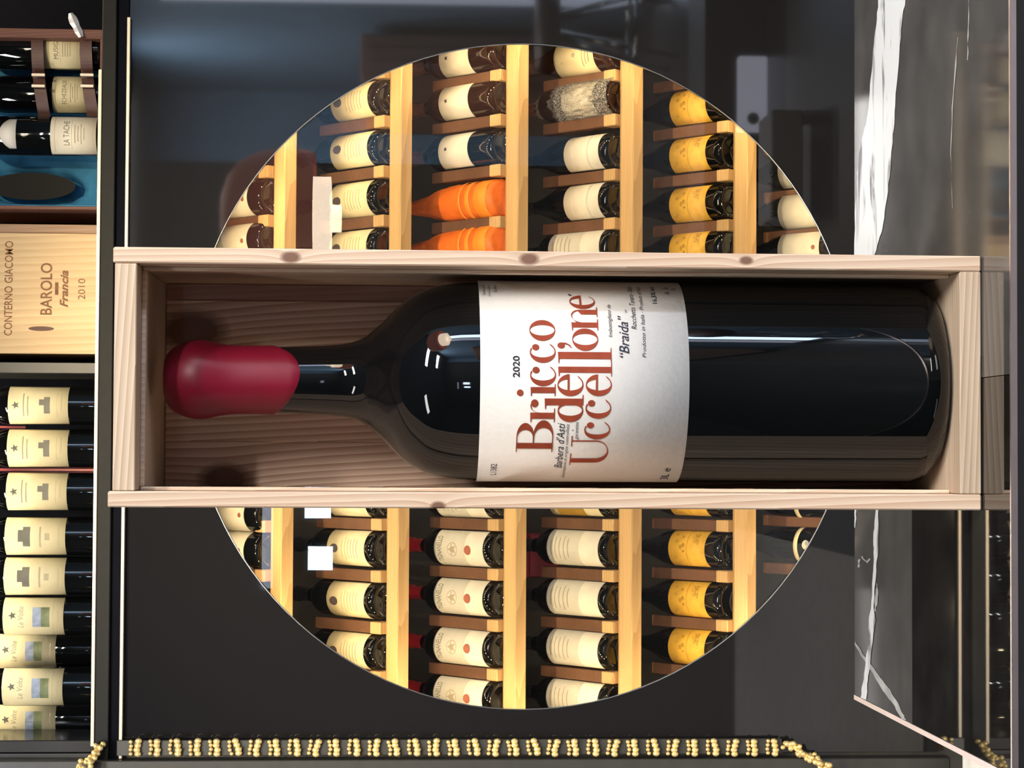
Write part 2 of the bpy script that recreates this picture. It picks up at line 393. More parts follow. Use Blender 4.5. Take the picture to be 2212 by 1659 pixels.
trk = thing('spot_track', 'black ceiling track carrying five warm spot lamps in front of the cabinet', 'track light', (0.16, 1.7, CEIL))
link('track_bar', boxm('track_bar', (-1.0, -0.02, -0.03), (1.0, 0.02, 0.009), 0.003), M['lacquer'], trk)
for sx, sy, tz in SPOTS:
    hd = link('spot_head', lathe('spot_head', [(0, 0.085), (0.030, 0.083), (0.036, 0.06), (0.036, 0.012), (0.033, 0.012), (0.030, 0.06), (0, 0.062)], 20), M['lacquer'], trk)
    d = Vector((0.15+sx*0.35, 4.9, tz))-Vector((sx, sy, SPOT_Z)); hd.rotation_euler = (-d).to_track_quat('Z', 'Y').to_euler()
    hd.location = Vector((sx, sy, SPOT_Z))-Vector(trk.location)-d.normalized()*0.02
    link('spot_arm', tube('spot_arm', [hd.location-d.normalized()*0.05, Vector((hd.location.x, 0, -0.028))], 0.006), M['lacquer'], trk)
# daylight door in the right wall, behind the camera
def window(name, frame_a, frame_b, panes, axis):
    o = struct(name, boxm(name, frame_a, frame_b), M['charcoal'])
    for a, b, mt in panes: link('pane', boxm('pane', a, b), mt, o)
    return o
window('window_1', (XR-0.03, -1.02, -0.93), (XR-0.005, -0.47, 1.7),
       [((XR-0.035, -0.74, -0.88), (XR-0.03, -0.52, 1.6), M['daylight']), ((XR-0.035, -0.99, -0.88), (XR-0.03, -0.80, 1.6), M['daylight_dim'])], 'X')

# ---------------------------------------------------------------- wine cabinet: black glass front with the round window
CC = P(1133, 810, YP); RC = 722/F*YP
xl_, xr_ = P(900, 1627, YP).x, P(900, -520, YP).x
ztop, zbot = P(272, 810, YP).z, ZF+0.02
def holed_panel(name, x0, x1, z0, z1, c, R, y0, y1, n=120):
    ang = sorted(set([2*PI*i/n for i in range(n)] + [math.atan2(z-c.z, x-c.x) % (2*PI) for x in (x0, x1) for z in (z0, z1)]))
    vs, fs = [], []
    for y in (y0, y1):
        for a in ang:
            dx, dz = cos(a), sin(a)
            t = min((x1-c.x)/dx if dx > 1e-9 else 1e9, (x0-c.x)/dx if dx < -1e-9 else 1e9, (z1-c.z)/dz if dz > 1e-9 else 1e9, (z0-c.z)/dz if dz < -1e-9 else 1e9)
            vs += [(c.x+R*dx, y, c.z+R*dz), (c.x+t*dx, y, c.z+t*dz)]
    m = len(ang)
    for i in range(m):
        j = (i+1) % m
        fs += [(2*i, 2*i+1, 2*j+1, 2*j), (2*m+2*i, 2*m+2*j, 2*m+2*j+1, 2*m+2*i+1), (2*i, 2*j, 2*m+2*j, 2*m+2*i), (2*i+1, 2*m+2*i+1, 2*m+2*j+1, 2*j+1)]
    return fixn(mesh(name, vs, fs))
cab = thing('wine_cabinet', 'tall black wine cabinet with glossy glass front and one large round window', 'cabinet', (CC.x, YP, ZF))
def rel(me, o):      # keep a world-space mesh under a parent that stands at a location
    me.transform(Matrix.Translation(-Vector(o.location))); return me
link('front_panel', rel(holed_panel('front_panel', xl_, xr_, zbot, ztop, CC, RC, YP, YP+0.010), cab), M['blackglass'], cab)
def disc(name, c, R, y0, y1, n=96):
    vs = []
    for y in (y0, y1):
        vs += [(c.x+R*cos(2*PI*i/n), y, c.z+R*sin(2*PI*i/n)) for i in range(n)]
    fs = [tuple(range(n)), tuple(range(n, 2*n))[::-1]] + [(i, (i+1) % n, n+(i+1) % n, n+i) for i in range(n)]
    return fixn(mesh(name, vs, fs))
def ring(name, c, R, r, y, n=120, k=6):
    vs, fs = [], []
    for i in range(n):
        a = 2*PI*i/n
        for j in range(k):
            b = 2*PI*j/k; rr = R+r*cos(b); vs.append((c.x+rr*cos(a), y+r*sin(b), c.z+rr*sin(a)))
    for i in range(n):
        for j in range(k):
            fs.append((i*k+j, ((i+1) % n)*k+j, ((i+1) % n)*k+(j+1) % k, i*k+(j+1) % k))
    return fixn(mesh(name, vs, fs, True))
link('window_pane', rel(disc('window_pane', CC, RC-0.001, YP+0.002, YP+0.008), cab), M['clear'], cab)
link('window_rim', rel(ring('window_rim', CC, RC-0.001, 0.0016, YP-0.0005), cab), M['steel'], cab)
# carcass: sides, backing, base, shelf, upper compartment
Zsh = P(212, 810, YP-0.02).z; Zsb = P(268, 810, YP-0.02).z
ZTOP = 1.72
link('side_panel', rel(boxm('side_panel', (xl_-0.02, YP+0.012, ZF), (xl_, YP+0.9, ZTOP)), cab), M['charcoal'], cab)
link('side_panel', rel(boxm('side_panel', (xr_, YP, ZF), (xr_+0.04, YP+0.9, ZTOP)), cab), M['charcoal'], cab)
link('rack_backing', rel(boxm('rack_backing', (xl_, YP+0.62, ZF), (xr_, YP+0.64, Zsb-0.002)), cab), M['cellar'], cab)
link('compartment_backing', rel(boxm('compartment_backing', (xl_, YP+0.46, Zsh+0.002), (xr_, YP+0.48, ZTOP)), cab), M['navy'], cab)
link('top_board', rel(boxm('top_board', (xl_, YP, ZTOP), (xr_, YP+0.9, ZTOP+0.04)), cab), M['lacquer'], cab)
zg = P(243, 810, YP-0.02).z
shelf = link('shelf_board', rel(boxm('shelf_board', (xl_-0.015, YP-0.02, zg), (xr_, YP+0.458, Zsh), 0.002), cab), M['shelf_black'], cab)
link('shelf_recess', rel(boxm('shelf_recess', (xl_-0.015, YP-0.008, Zsb), (xr_, YP+0.458, zg-0.001)), cab), M['navy'], cab)
l1a, l1b = P(210, 1612, YP-0.022), P(216, 150, YP-0.022)
link('brass_strip', rel(boxm('brass_strip', (l1a.x, YP-0.025, Zsh-0.001), (l1b.x, YP-0.015, Zsh+0.0068), 0.001), cab), M['brass'], cab)
link('brass_strip', rel(boxm('brass_strip', (P(268, 1637, YP).x, YP-0.016, Zsb-0.0045), (P(280, 40, YP).x, YP-0.004, Zsb+0.003), 0.001), cab), M['brass'], cab)
# uprights at the gold chain side
xa, xb = P(900, 1640, YP-0.03).x, P(900, 1780, YP-0.03).x
link('upright', rel(boxm('upright', (xb, YP-0.04, ZF), (xa, YP+0.9, ZTOP), 0.002), cab), M['charcoal'], cab)
xa2, xb2 = P(100, 1600, YP).x, P(100, 1627, YP).x
link('upright', rel(boxm('upright', (xb2, YP+0.005, Zsh+0.001), (xa2, YP+0.45, ZTOP-0.001), 0.002), cab), M['lacquer'], cab)
d0, d1 = P(100, 806, YP+0.03).x, P(100, 783, YP+0.03).x
link('divider', rel(boxm('divider', (d0, YP+0.03, Zsh+0.001), (d1, YP+0.45, ZTOP-0.001), 0.001), cab), M['charcoal'], cab)
# warm LED ring behind the round window and an unseen light bar added to brighten the upper compartment
lr = thing('led_ring', 'ring of small warm spot lamps hidden behind the round window edge', 'light', (CC.x, YP+0.03, CC.z))
link('ring_profile', rel(ring('ring_profile', CC, RC+0.045, 0.010, YP+0.03, 96, 6), lr), M['charcoal'], lr)
bead = lathe('led_bead', [(0, -0.007), (0.005, -0.005), (0.007, 0), (0.005, 0.005), (0, 0.007)], 8)
for deg in [-12+204*i/18 for i in range(19)]+[206, 222, 238, 254, 270, 286, 302, 318, 334]:
    a = math.radians(deg)
    o = link('led_bead', bead, M['led'], lr); o.location = ((RC+0.030)*cos(a), 0.022, (RC+0.030)*sin(a))
lb = thing('fill_bar', 'added unseen warm light bar brightening the upper compartment', 'light', (CC.x, YP+0.06, ZTOP))
link('bar_profile', rel(boxm('bar_profile', (xl_+0.1, YP+0.03, ZTOP-0.02), (xr_-0.1, YP+0.09, ZTOP-0.001)), lb), M['charcoal'], lb)
link('bar_diffuser', rel(boxm('bar_diffuser', (xl_+0.1, YP+0.035, ZTOP-0.026), (xr_-0.1, YP+0.085, ZTOP-0.0205)), lb), M['bar_fill'], lb)

# ---------------------------------------------------------------- marble counter
cz = -0.045
bl, br = PZ(1851, 1503), PZ(1848, -380)
fl = PZ(2183, 1672); fr_ = PZ(2183, -380); fl.y = fr_.y = PZ(2183, 800).y
br.y = bl.y = PZ(1846, 800).y
seam = PZ(2000, 830).x; ym = PZ(1970, 1250).y
tm = (ym-bl.y)/(fl.y-bl.y); ml = bl.lerp(fl, tm)
ctr = thing('marble_counter', 'polished black marble counter with white veins under the pine box', 'counter', (0.2, 1.3, ZF))
def slab(name, pts, mat): return link(name, rel(prism(name, [(p[0], p[1], cz) for p in pts], (0, 0, -cz)), ctr), mat, ctr)
slab('marble_slab', [(seam, fr_.y), (fr_.x, fr_.y), (br.x, br.y), (seam, br.y)], M['marble'])
slab('marble_slab', [(ml.x, ym), (seam-0.0005, ym), (seam-0.0005, bl.y), (bl.x, bl.y)], M['marble'])
slab('marble_slab', [(fl.x, fl.y), (seam-0.0005, fl.y), (seam-0.0005, ym-0.0004), (ml.x, ym-0.0004)], M['marble_dimmed'])  # darker slab stands for the dark reflection at the front
e = Vector((fl.x-bl.x, fl.y-bl.y, 0)).normalized(); nrm = Vector((e.y, -e.x, 0))
if nrm.x > 0: nrm = -nrm
link('edge_strip', rel(prism('edge_strip', [Vector((bl.x, bl.y, cz)), Vector((fl.x, fl.y, cz)), Vector((fl.x, fl.y, cz))+nrm*0.0035, Vector((bl.x, bl.y, cz))+nrm*0.0035], (0, 0, -cz+0.0006)), ctr), M['rose_metal'], ctr)
link('edge_strip', rel(boxm('edge_strip', (fl.x-0.004, fl.y-0.0022, -0.0032), (fr_.x, fl.y-0.0002, 0.0006)), ctr), M['rose_metal'], ctr)
link('counter_front', rel(boxm('counter_front', (fl.x, fl.y-0.0020, ZF), (fr_.x, fl.y-0.0003, -0.0034)), ctr), M['lacquer'], ctr)
link('counter_body', rel(boxm('counter_body', (bl.x+0.05, fl.y+0.021, ZF), (fr_.x, bl.y-0.03, cz-0.001)), ctr), M['charcoal'], ctr)
def vein(left, right, mat, h=0.0004):
    vs, fs = [], []
    rnd = random.Random(len(left)*31+int(left[0][0]))
    def dens(pts):
        out = []
        for a, b in zip(pts[:-1], pts[1:]):
            k = 4
            for i in range(k):
                t = i/k; out.append((a[0]+(b[0]-a[0])*t+(rnd.uniform(-1.6, 1.6) if i else 0), a[1]+(b[1]-a[1])*t))
        return out+[pts[-1]]
    n = 4*12
    def res(pts):
        pts = dens(pts); out = []
        for i in range(n+1):
            t = i/n*(len(pts)-1); k = min(int(t), len(pts)-2); f = t-k
            out.append((pts[k][0]+(pts[k+1][0]-pts[k][0])*f, pts[k][1]+(pts[k+1][1]-pts[k][1])*f))
        return out
    for a, b in zip(res(left), res(right)):
        for p in (a, b):
            q = PZ(*p); q.y = min(max(q.y, fl.y+0.0005), bl.y-0.0005); vs.append((q.x, q.y, h))
    for i in range(n): fs.append((2*i, 2*i+1, 2*i+3, 2*i+2))
    me = fixn(mesh('vein', vs, fs))
    for p in me.polygons:
        if p.normal.z < 0: p.flip()
    link('vein', rel(me, ctr), mat, ctr)
vein([(1900, -60), (1898, 0), (1893, 60), (1886, 130), (1880, 200), (1873, 260), (1862, 300), (1855, 345), (1851, 400), (1848, 480), (1846, 560)],
     [(1962, -60), (1957, 0), (1950, 45), (1944, 120), (1935, 230), (1930, 290), (1923, 380), (1913, 450), (1908, 490), (1896, 530), (1888, 560)], M['vein'])
vein([(1896, 1085), (1890, 1130), (1887, 1175), (1889, 1210), (1886, 1250), (1883, 1310), (1878, 1345), (1877, 1390), (1871, 1430), (1864, 1480), (1860, 1507)],
     [(1899, 1085), (1899, 1150), (1899, 1185), (1895, 1210), (1893, 1250), (1889, 1300), (1892, 1345), (1887, 1380), (1881, 1430), (1876, 1470), (1872, 1512)], M['vein'])
vein([(1847, 1392), (1858, 1412), (1870, 1430), (1890, 1462), (1910, 1495), (1930, 1520), (1944, 1545), (1950, 1553)],
     [(1848, 1385), (1862, 1408), (1877, 1428), (1899, 1458), (1918, 1483), (1939, 1515), (1952, 1543), (1958, 1556)], M['vein_grey'], 0.0003)
vein([(1894, 1260), (1891, 1290), (1889, 1320)], [(1896, 1260), (1897, 1290), (1893, 1320)], M['vein_grey'], 0.0003)
vein([(1847, 1100), (1846, 1140)], [(1851, 1100), (1848, 1140)], M['vein'], 0.0003)
vein([(2093, -40), (2092, 60), (2090, 130)], [(2094, -40), (2093.4, 60), (2091.5, 130)], M['vein_grey'], 0.0003)
vein([(2070, 80), (2060, 200), (2054, 330), (2058, 450)], [(2071, 80), (2061.4, 200), (2055.2, 330), (2059, 450)], M['vein_grey'], 0.0003)
vein([(1862, 1200), (1872, 1212), (1880, 1206)], [(1862, 1205), (1874, 1217), (1881, 1208)], M['vein_grey'], 0.0003)
vein([(1855, 1208), (1853, 1225)], [(1860, 1208), (1857, 1226)], M['vein_grey'], 0.0003)

# ================================================================== PINE BOX
D0 = 1.155                     # front plane of the box
BX0, BX1 = P(1190, 1099, D0).x, P(1190, 543, D0).x        # outer
BZ1 = P(241, 830, D0).z; BW = 0.0092; BT = 0.0132; BD = 0.150
ox = (BX0+BX1)/2
box = thing('pine_wine_box', 'open pale pine box standing upright, holding the big dark wine bottle', 'wine box', (ox, D0, 0))
def bw(me): return rel(me, box)
def kz(px): return P(px, 550, D0).z
kn_r = [((BX1-BW*0.55)-ox, 0.0, kz(628), 0.0042), ((BX1-BW*0.5)-ox, 0.0, kz(1143), 0.0042), ((BX1-BW*0.45)-ox, 0.0, kz(1612), 0.0030)]
kn_l = [((BX0+BW*0.15)-ox, 0.0, kz(950), 0.0032)]
mr = wood('pine_side_with_knots', (0.80, 0.63, 0.47), (0.56, 0.35, 0.23), 'Z', 150, stretch=0.035, knots=kn_r, contrast=0.75, dist=9)
ml_ = wood('pine_other_side', (0.79, 0.62, 0.46), (0.54, 0.34, 0.22), 'Z', 150, stretch=0.035, knots=kn_l, contrast=0.75, dist=9)
link('side_board', bw(boxm('side_board', (BX1-BW, D0, 0.0005), (BX1, D0+BD, BZ1), 0.0008)), mr, box)
link('side_board', bw(boxm('side_board', (BX0, D0, 0.0005), (BX0+BW, D0+BD, BZ1+0.0015), 0.0008)), ml_, box)
link('top_board', bw(boxm('top_board', (BX0+BW+0.0002, D0+0.0006, BZ1-0.0005-BT), (BX1-BW-0.0002, D0+BD, BZ1-0.0010), 0.0006)), M['pine_h'], box)
link('bottom_board', bw(boxm('bottom_board', (BX0+BW+0.0002, D0+0.0003, 0.0005), (BX1-BW-0.0002, D0+BD, BT), 0.0006)), M['pine_h'], box)
# lid groove battens a little behind the front edge
for nm, a, b in (('groove_batten', (BX1-BW-0.0022, D0+0.022, BT+0.0002), (BX1-BW-0.0001, D0+0.030, BZ1-BT-0.001)),
                 ('groove_batten', (BX0+BW+0.0001, D0+0.022, BT+0.0002), (BX0+BW+0.0022, D0+0.030, BZ1-BT-0.001)),
                 ('groove_batten', (BX0+BW+0.0025, D0+0.022, BZ1-BT-0.0032), (BX1-BW-0.0025, D0+0.030, BZ1-BT-0.0006))):
    link(nm, bw(boxm(nm, a, b, 0.0004)), M['pine'], box)
yb0 = D0+BD-0.0095
s1, s2 = P(600, 650, yb0).x, P(600, 954, yb0).x
xs = [BX0+BW+0.0002, s2, s1, BX1-BW-0.0002]
def kb(px, py, r): q = P(px, py, yb0); return (q.x-ox, q.y-D0, q.z, r)
bm_ = [wood('back_plank_pine', (0.76, 0.56, 0.42), (0.42, 0.24, 0.16), 'Z', 140, stretch=0.05, contrast=0.9, knots=[kb(485, 1035, 0.012)]),
       wood('back_plank_pine_mid', (0.76, 0.56, 0.42), (0.42, 0.24, 0.16), 'Z', 140, stretch=0.05, contrast=0.9, knots=[kb(415, 715, 0.016)]),
       wood('back_plank_pine_red', (0.48, 0.27, 0.20), (0.32, 0.16, 0.12), 'Z', 150, stretch=0.05, contrast=0.6)]
for i in range(3):
    link('back_plank', bw(boxm('back_plank', (xs[i]+0.00004, yb0+0.0008*(i == 2), BT+0.0002), (xs[i+1]-0.00004, D0+BD-0.0003, BZ1-BT-0.0012), 0.0005)), bm_[i], box)

# ================================================================== BIG BOTTLE
DB = 1.2216
ax_ = P(1250, 825, DB).x
def bz(px): return P(px, 825, DB).z
def br_(h): return h/F*DB
bot = thing('wine_bottle', 'large dark wine bottle with crimson wax cap and white label inside the pine box', 'bottle', (ax_, DB, BT))
def Lz(px): return bz(px)-BT
RB = br_(215)
prof = [(0, 0.006), (RB-0.020, 0.003), (RB-0.0125, 0.0006), (RB-0.0055, 0.0030), (RB-0.0015, 0.0085), (RB, 0.016), (RB, Lz(1080))]
for px, h in [(1030, 213.5), (990, 211.5), (966, 208.5), (940, 204), (919, 198), (905, 191.5), (888, 182), (872, 171), (857, 158), (841, 142), (825, 125), (812, 114), (800, 104), (790, 95.5), (775, 87), (760, 82), (740, 78), (715, 75.5), (690, 74), (640, 72), (560, 70), (460, 70), (380, 60)]:
    prof.append((br_(h), Lz(px)))
prof.append((0, Lz(378)))
link('glass', lathe('glass', prof, 96), M['glass_black'], bot)
# wax cap with a tongue running down at the front
wp = [(0, 356), (30, 356.2), (44, 357.5), (54, 361), (63, 368), (71, 378), (78, 392), (83, 406), (86, 424), (86, 440), (83, 456), (79, 472), (76, 490), (74.5, 510), (74.3, 535), (74.6, 560)]
vs, fs = [], []; SEG = 64; rings = []
tail = 9
for h, px in wp:
    rings.append([(h, px)]*SEG)
for k in range(1, tail+1):
    row = []
    for i in range(SEG):
        a = 2*PI*i/SEG
        c = max(0.0, cos(a-0.03)); end = 592+58*c**1.3 + 4*sin(3*a)
        t = k/tail; px = 560+(end-560)*t
        row.append((74.6 + 0.9*t if t < 0.86 else 74.6+0.8-3.2*((t-0.86)/0.14)**2, px))
    rings.append(row)
idx = []
for rg in rings:
    if rg[0][0] == 0: idx.append([len(vs)]); vs.append((0, 0, Lz(rg[0][1]))); continue
    ids = []
    for i, (h, px) in enumerate(rg):
        a = 2*PI*i/SEG; r = br_(h)*(1+0.012*sin(2*a+1)+0.008*sin(5*a+h*0.05)); ids.append(len(vs)); vs.append((r*sin(a), -r*cos(a), Lz(px)))
    idx.append(ids)
for A, Bq in zip(idx[:-1], idx[1:]):
    for i in range(SEG):
        j = (i+1) % SEG
        fs.append((A[0], Bq[j], Bq[i]) if len(A) == 1 else (A[i], A[j], Bq[j], Bq[i]))
link('wax_cap', fixn(mesh('wax_cap', vs, fs, True)), M['wax'], bot)
# label
RLz0, RLz1 = None, None
def cyl_hit(px, py, R):
    """label coordinates (arc length, height above bottle base) seen at a pixel"""
    d = ray(px, py); ox_, oy_ = CAMPOS.x-ax_, CAMPOS.y-DB
    a = d.x*d.x+d.y*d.y; b = 2*(ox_*d.x+oy_*d.y); c = ox_*ox_+oy_*oy_-R*R
    disc_ = b*b-4*a*c
    t = (-b-math.sqrt(max(disc_, 0)))/(2*a)
    x, y = ox_+d.x*t, oy_+d.y*t
    return R*math.atan2(x, -y), CAMPOS.z+d.z*t-BT
RL = RB+0.0006
zt = cyl_hit(1037.5, 830, RL)[1]; zb = cyl_hit(1489.5, 830, RL)[1]
sheet = link('label', label_sheet('label', RB, zb, zt, 1.475, 0.0006, 64), M['paper'], bot)
def zm(zx, zy): return (1000+zx/3.606, 590+zy/3.606)
def bigprint(name, shapes, mat, lift=0.0004):
    parts = []
    for v, f in shapes:
        bm = bmesh.new(); bv = [bm.verts.new((x, 0, z)) for x, z in v]
        for q in f:
            try: bm.faces.new([bv[i] for i in q])
            except ValueError: pass
        x0, x1 = min(p[0] for p in v), max(p[0] for p in v)
        n = int((x1-x0)/0.0022)
        for i in range(1, n+1):
            bmesh.ops.bisect_plane(bm, geom=bm.verts[:]+bm.edges[:]+bm.faces[:], plane_co=(x0+(x1-x0)*i/(n+1), 0, 0), plane_no=(1, 0, 0))
        bm.verts.index_update()
        parts.append(([(p.co.x, p.co.z) for p in bm.verts], [tuple(q.index for q in fc.verts) for fc in bm.faces])); bm.free()
    R = RB+0.0006+lift
    bent = bend([([(x/RL*R, z) for x, z in v], f) for v, f in parts], R)
    me = fixn(merge(name, bent))
    for p in me.polygons:
        c = p.center
        if p.normal.x*c.x+p.normal.y*c.y < 0: p.flip()
    return link(name, me, mat, sheet)
# Didone style glyphs: outlines in a unit box (x right, y up)
def arcpts(cx, cy, rx, ry, a0, a1, n=18):
    return [(cx+rx*cos(math.radians(a0+(a1-a0)*i/n)), cy+ry*sin(math.radians(a0+(a1-a0)*i/n))) for i in range(n+1)]
def ell(cx, cy, rx, ry, n=28): return arcpts(cx, cy, rx, ry, 0, 360-360/n, n-1)
def glyph(ch):
    """list of (outer, holes...) polygons"""
    if ch == 'o': return [[ell(.5, .5, .5, .5), ell(.5, .5, .25, .465)]]
    if ch in 'ce':
        top = 58 if ch == 'c' else 0
        if ch == 'c':
            out = arcpts(.5, .5, .5, .5, 62, 318, 26) + [(.93, .25)] + arcpts(.52, .5, .40, .455, 316, 270, 8) + arcpts(.52, .5, .26, .455, 268, 92, 20) + arcpts(.52, .5, .28, .455, 88, 64, 4)
            return [[out], [ell(.74, .77, .155, .14, 16)]]
        out = arcpts(.5, .5, .5, .5, 6, 318, 34) + [(.94, .25)] + arcpts(.53, .5, .41, .455, 316, 270, 8) + arcpts(.53, .5, .27, .455, 268, 183, 12) + [(.26, .535), (1.0, .535)]
        hole = arcpts(.52, .5, .25, .46, 14, 166, 16)
        return [[out, hole]]
    if ch == 'd':
        bowl = [ell(.42, .33, .42, .33), ell(.44, .33, .20, .30)]
        stem = [(.62, 0), (1.0, 0), (1.0, .02), (.86, .03), (.86, 1.0), (.48, .985), (.48, .965), (.62, .955)]
        return [[bowl[0], bowl[1]], [stem]]
    if ch == 'l':
        return [[[(.0, 0), (1.0, 0), (1.0, .012), (.72, .02), (.72, 1.0), (.0, .99), (.0, .975), (.28, .965), (.28, .02), (.0, .012)]]]
    if ch == 'i':
        return [[[(.0, 0), (1.0, 0), (1.0, .03), (.74, .045), (.74, 1.0), (.0, .985), (.0, .955), (.26, .94), (.26, .045), (.0, .03)]]]
    if ch == 'r':
        return [[[(0, 0), (.62, 0), (.62, .03), (.43, .045), (.43, .60)] + arcpts(.72, .60, .29, .36, 180, 80, 8) + [(.80, 1.0)] + arcpts(.70, .62, .27, .38, 90, 170, 6) + [(.43, 1.0), (0, .985), (0, .955), (.16, .94), (.16, .045), (0, .03)]], [ell(.83, .83, .17, .15, 16)]]
    if ch == 'n':
        return [[[(0, 0), (.46, 0), (.46, .03), (.32, .045), (.32, .62)] + arcpts(.58, .66, .24, .30, 180, 0, 12)[1:-1] + [(.66, .62), (.66, .045), (.54, .03), (.54, 0), (1, 0), (1, .03), (.87, .045), (.87, .66)] + arcpts(.62, .68, .25, .32, 0, 120, 8) + [(.32, .82), (.32, 1.0), (0, .985), (0, .955), (.12, .94), (.12, .045), (0, .03)]]]
    if ch == 'B':
        stem = [(0, 0), (.5, 0), (.5, .02), (.32, .03), (.32, .97), (.5, .98), (.5, 1), (0, 1), (0, .98), (.13, .97), (.13, .03), (0, .02)]
        up = [(.25, .975), (.25, 1.0)] + arcpts(.52, .765, .40, .235, 90, -90, 14) + [(.25, .53), (.25, .55)] + arcpts(.50, .765, .22, .212, -90, 90, 12)
        lo = [(.25, .52), (.25, .545)] + arcpts(.54, .2725, .46, .2725, 90, -90, 16) + [(.25, 0), (.25, .025)] + arcpts(.52, .2725, .26, .2475, -90, 90, 14)
        return [[stem], [up], [lo]]
    if ch == 'U':
        body = [(.10, .97), (.10, .34)] + arcpts(.485, .34, .385, .34, 180, 360, 20) + [(.87, .97), (.83, .97), (.83, .34)] + arcpts(.545, .34, .285, .305, 360, 180, 18) + [(.26, .97)]
        return [[body], [[(0, .97), (.44, .97), (.44, 1), (0, 1)]], [[(.68, .97), (1, .97), (1, 1), (.68, 1)]]]
    if ch == "'":
        return [[ell(.45, .74, .40, .26, 16)], [[(.70, .88), (.85, .70), (.80, .40), (.55, .14), (.15, 0), (.08, .03), (.45, .24), (.62, .5)]]]
    if ch == '.': return [[ell(.5, .5, .5, .5, 18)]]
def glyph_shape(ch, zt_, zb_, yl, yr):
    """fit a glyph into the photographed letter box; zx = height, zy = sideways"""
    m = (zt_+zb_)/2; my = (yl+yr)/2
    x0 = cyl_hit(*zm(m, yl), RL)[0]; x1 = cyl_hit(*zm(m, yr), RL)[0]
    z1 = cyl_hit(*zm(zt_, my), RL)[1]; z0 = cyl_hit(*zm(zb_, my), RL)[1]
    out = []
    for contours in glyph(ch):
        cu = bpy.data.curves.new('tmp_text', 'CURVE'); cu.dimensions = '2D'; cu.fill_mode = 'BOTH'
        for c in contours:
            sp = cu.splines.new('POLY'); sp.points.add(len(c)-1); sp.use_cyclic_u = True
            for p, q in zip(sp.points, c): p.co = (q[0], q[1], 0, 1)
        v, f = curve_shape(cu)
        out.append(([(x0+x*(x1-x0), z0+y*(z1-z0)) for x, y in v], f))
    return out
G = [('B', 416, 702, 1392, 1143), ('r', 524, 716, 1160, 982), ('i', 526, 721, 958, 862), ('.', 419, 471, 957, 905), ('c', 522, 724, 880, 712), ('c', 520, 722, 700, 538), ('o', 516, 719, 530, 368),
     ('d', 634, 936, 1158, 945), ('e', 735, 938, 957, 786), ('l', 741, 1160, 806, 700), ('l', 739, 1157, 705, 582), ("'", 735, 848, 592, 532),
     ('U', 838, 1132, 1490, 1266), ('c', 944, 1146, 1292, 1143), ('c', 954, 1154, 1132, 970), ('e', 956, 1159, 957, 788), ('o', 850, 1053, 607, 433), ('n', 842, 1050, 450, 268), ('e', 828, 1027, 282, 178)]
shapes = []
for g in G: shapes += glyph_shape(*g)
bigprint('lettering', shapes, M['ink_rust'])
def stext(txt, zt_, zb_, yl, yr, shear=0.0, bold=0.0):
    m = (zt_+zb_)/2; my = (yl+yr)/2
    x0 = cyl_hit(*zm(m, yl), RL)[0]; x1 = cyl_hit(*zm(m, yr), RL)[0]
    z1 = cyl_hit(*zm(zt_, my), RL)[1]; z0 = cyl_hit(*zm(zb_, my), RL)[1]
    return s_text(txt, x0, x1, z0, z1, shear, bold)
small = [stext('2020', 388, 442, 812, 645, 0, 0.02), stext("Barbera d'Asti", 722, 786, 1512, 1165, 0.3), stext('denominazione di origine controllata', 790, 822, 1588, 1176, 0.3),
         stext('e', 848, 862, 1228, 1216, 0.3), stext('garantita', 872, 906, 1295, 1160, 0.3), stext('Imbottigliato da', 1128, 1166, 502, 250, 0.3), stext('\u201cBraida\u201d', 1212, 1292, 660, 336, 0.3, 0.006),
         stext('srl', 1255, 1276, 312, 288, 0.3), stext('Rocchetta Tanaro - Italia', 1300, 1340, 440, 112, 0.3), stext('Prodotto in Italia - Product of Italy', 1385, 1425, 660, 112, 0.3),
         stext('16,5% vol', 1465, 1508, 240, 112, 0.0, 0.01), stext('L1382', 214, 262, 1566, 1482), stext('3L e', 1550, 1610, 1602, 1516),
         stext('Contiene solfiti', 150, 172, 176, 98), stext('Contains sulphites', 195, 217, 184, 98), stext('Sulfite', 240, 262, 152, 98), stext("'", 820, 845, 182, 165, 0.3)]
def tri(zx, zy, r):
    c = cyl_hit(*zm(zx, zy), RL); rr = r/3.606/F*DB*0.95
    o = [(c[0]+rr*cos(a), c[1]+rr*sin(a)) for a in (PI/2, PI/2+2*PI/3, PI/2+4*PI/3)]; i = [(c[0]+rr*.55*cos(a), c[1]+rr*.55*sin(a)) for a in (PI/2, PI/2+2*PI/3, PI/2+4*PI/3)]
    return o+i, [(0, 1, 4, 3), (1, 2, 5, 4), (2, 0, 3, 5)]
small += [tri(1590, 160, 26), tri(1580, 122, 24), tri(1640, 130, 20)]
for s_ in small: bigprint('small_print', [s_], M['ink'])

# ================================================================== WINE RACK BEHIND THE ROUND WINDOW
YR = YP+0.14; TH = math.radians(47); PXR = F/YR
RBT = 0.0460
AX = Vector((0, sin(TH), cos(TH))); NV = Vector((0, -cos(TH), sin(TH)))
RAILS = [586, 838, 1092, 1342, 1590, 1838]
rack = thing('wine_rack', 'oak rack of slanted bottle cradles seen through the round window', 'wine rack', (CC.x, YR, ZF))
rx0, rx1 = xl_+0.02, P(900, 20, YR).x
def rail_mesh():
    h = 0.054
    return prism('rail', [(rx0, 0.026, -h), (rx0, 0.004, -h*0.54), (rx0, 0.004, -h*0.48), (rx0, 0.030, -0.002), (rx0, 0.040, 0), (rx0, 0.044, 0), (rx0, 0.044, -h)], (rx1-rx0, 0, 0))
rm = rail_mesh(); rm.transform(Matrix.Translation((-CC.x, 0, 0)))
railz = []
for px in RAILS:
    z = P(px, 810, YR).z; railz.append(z)
    o = link('rail', rm, M['oak'], rack); o.location = (0, 0, z-ZF)
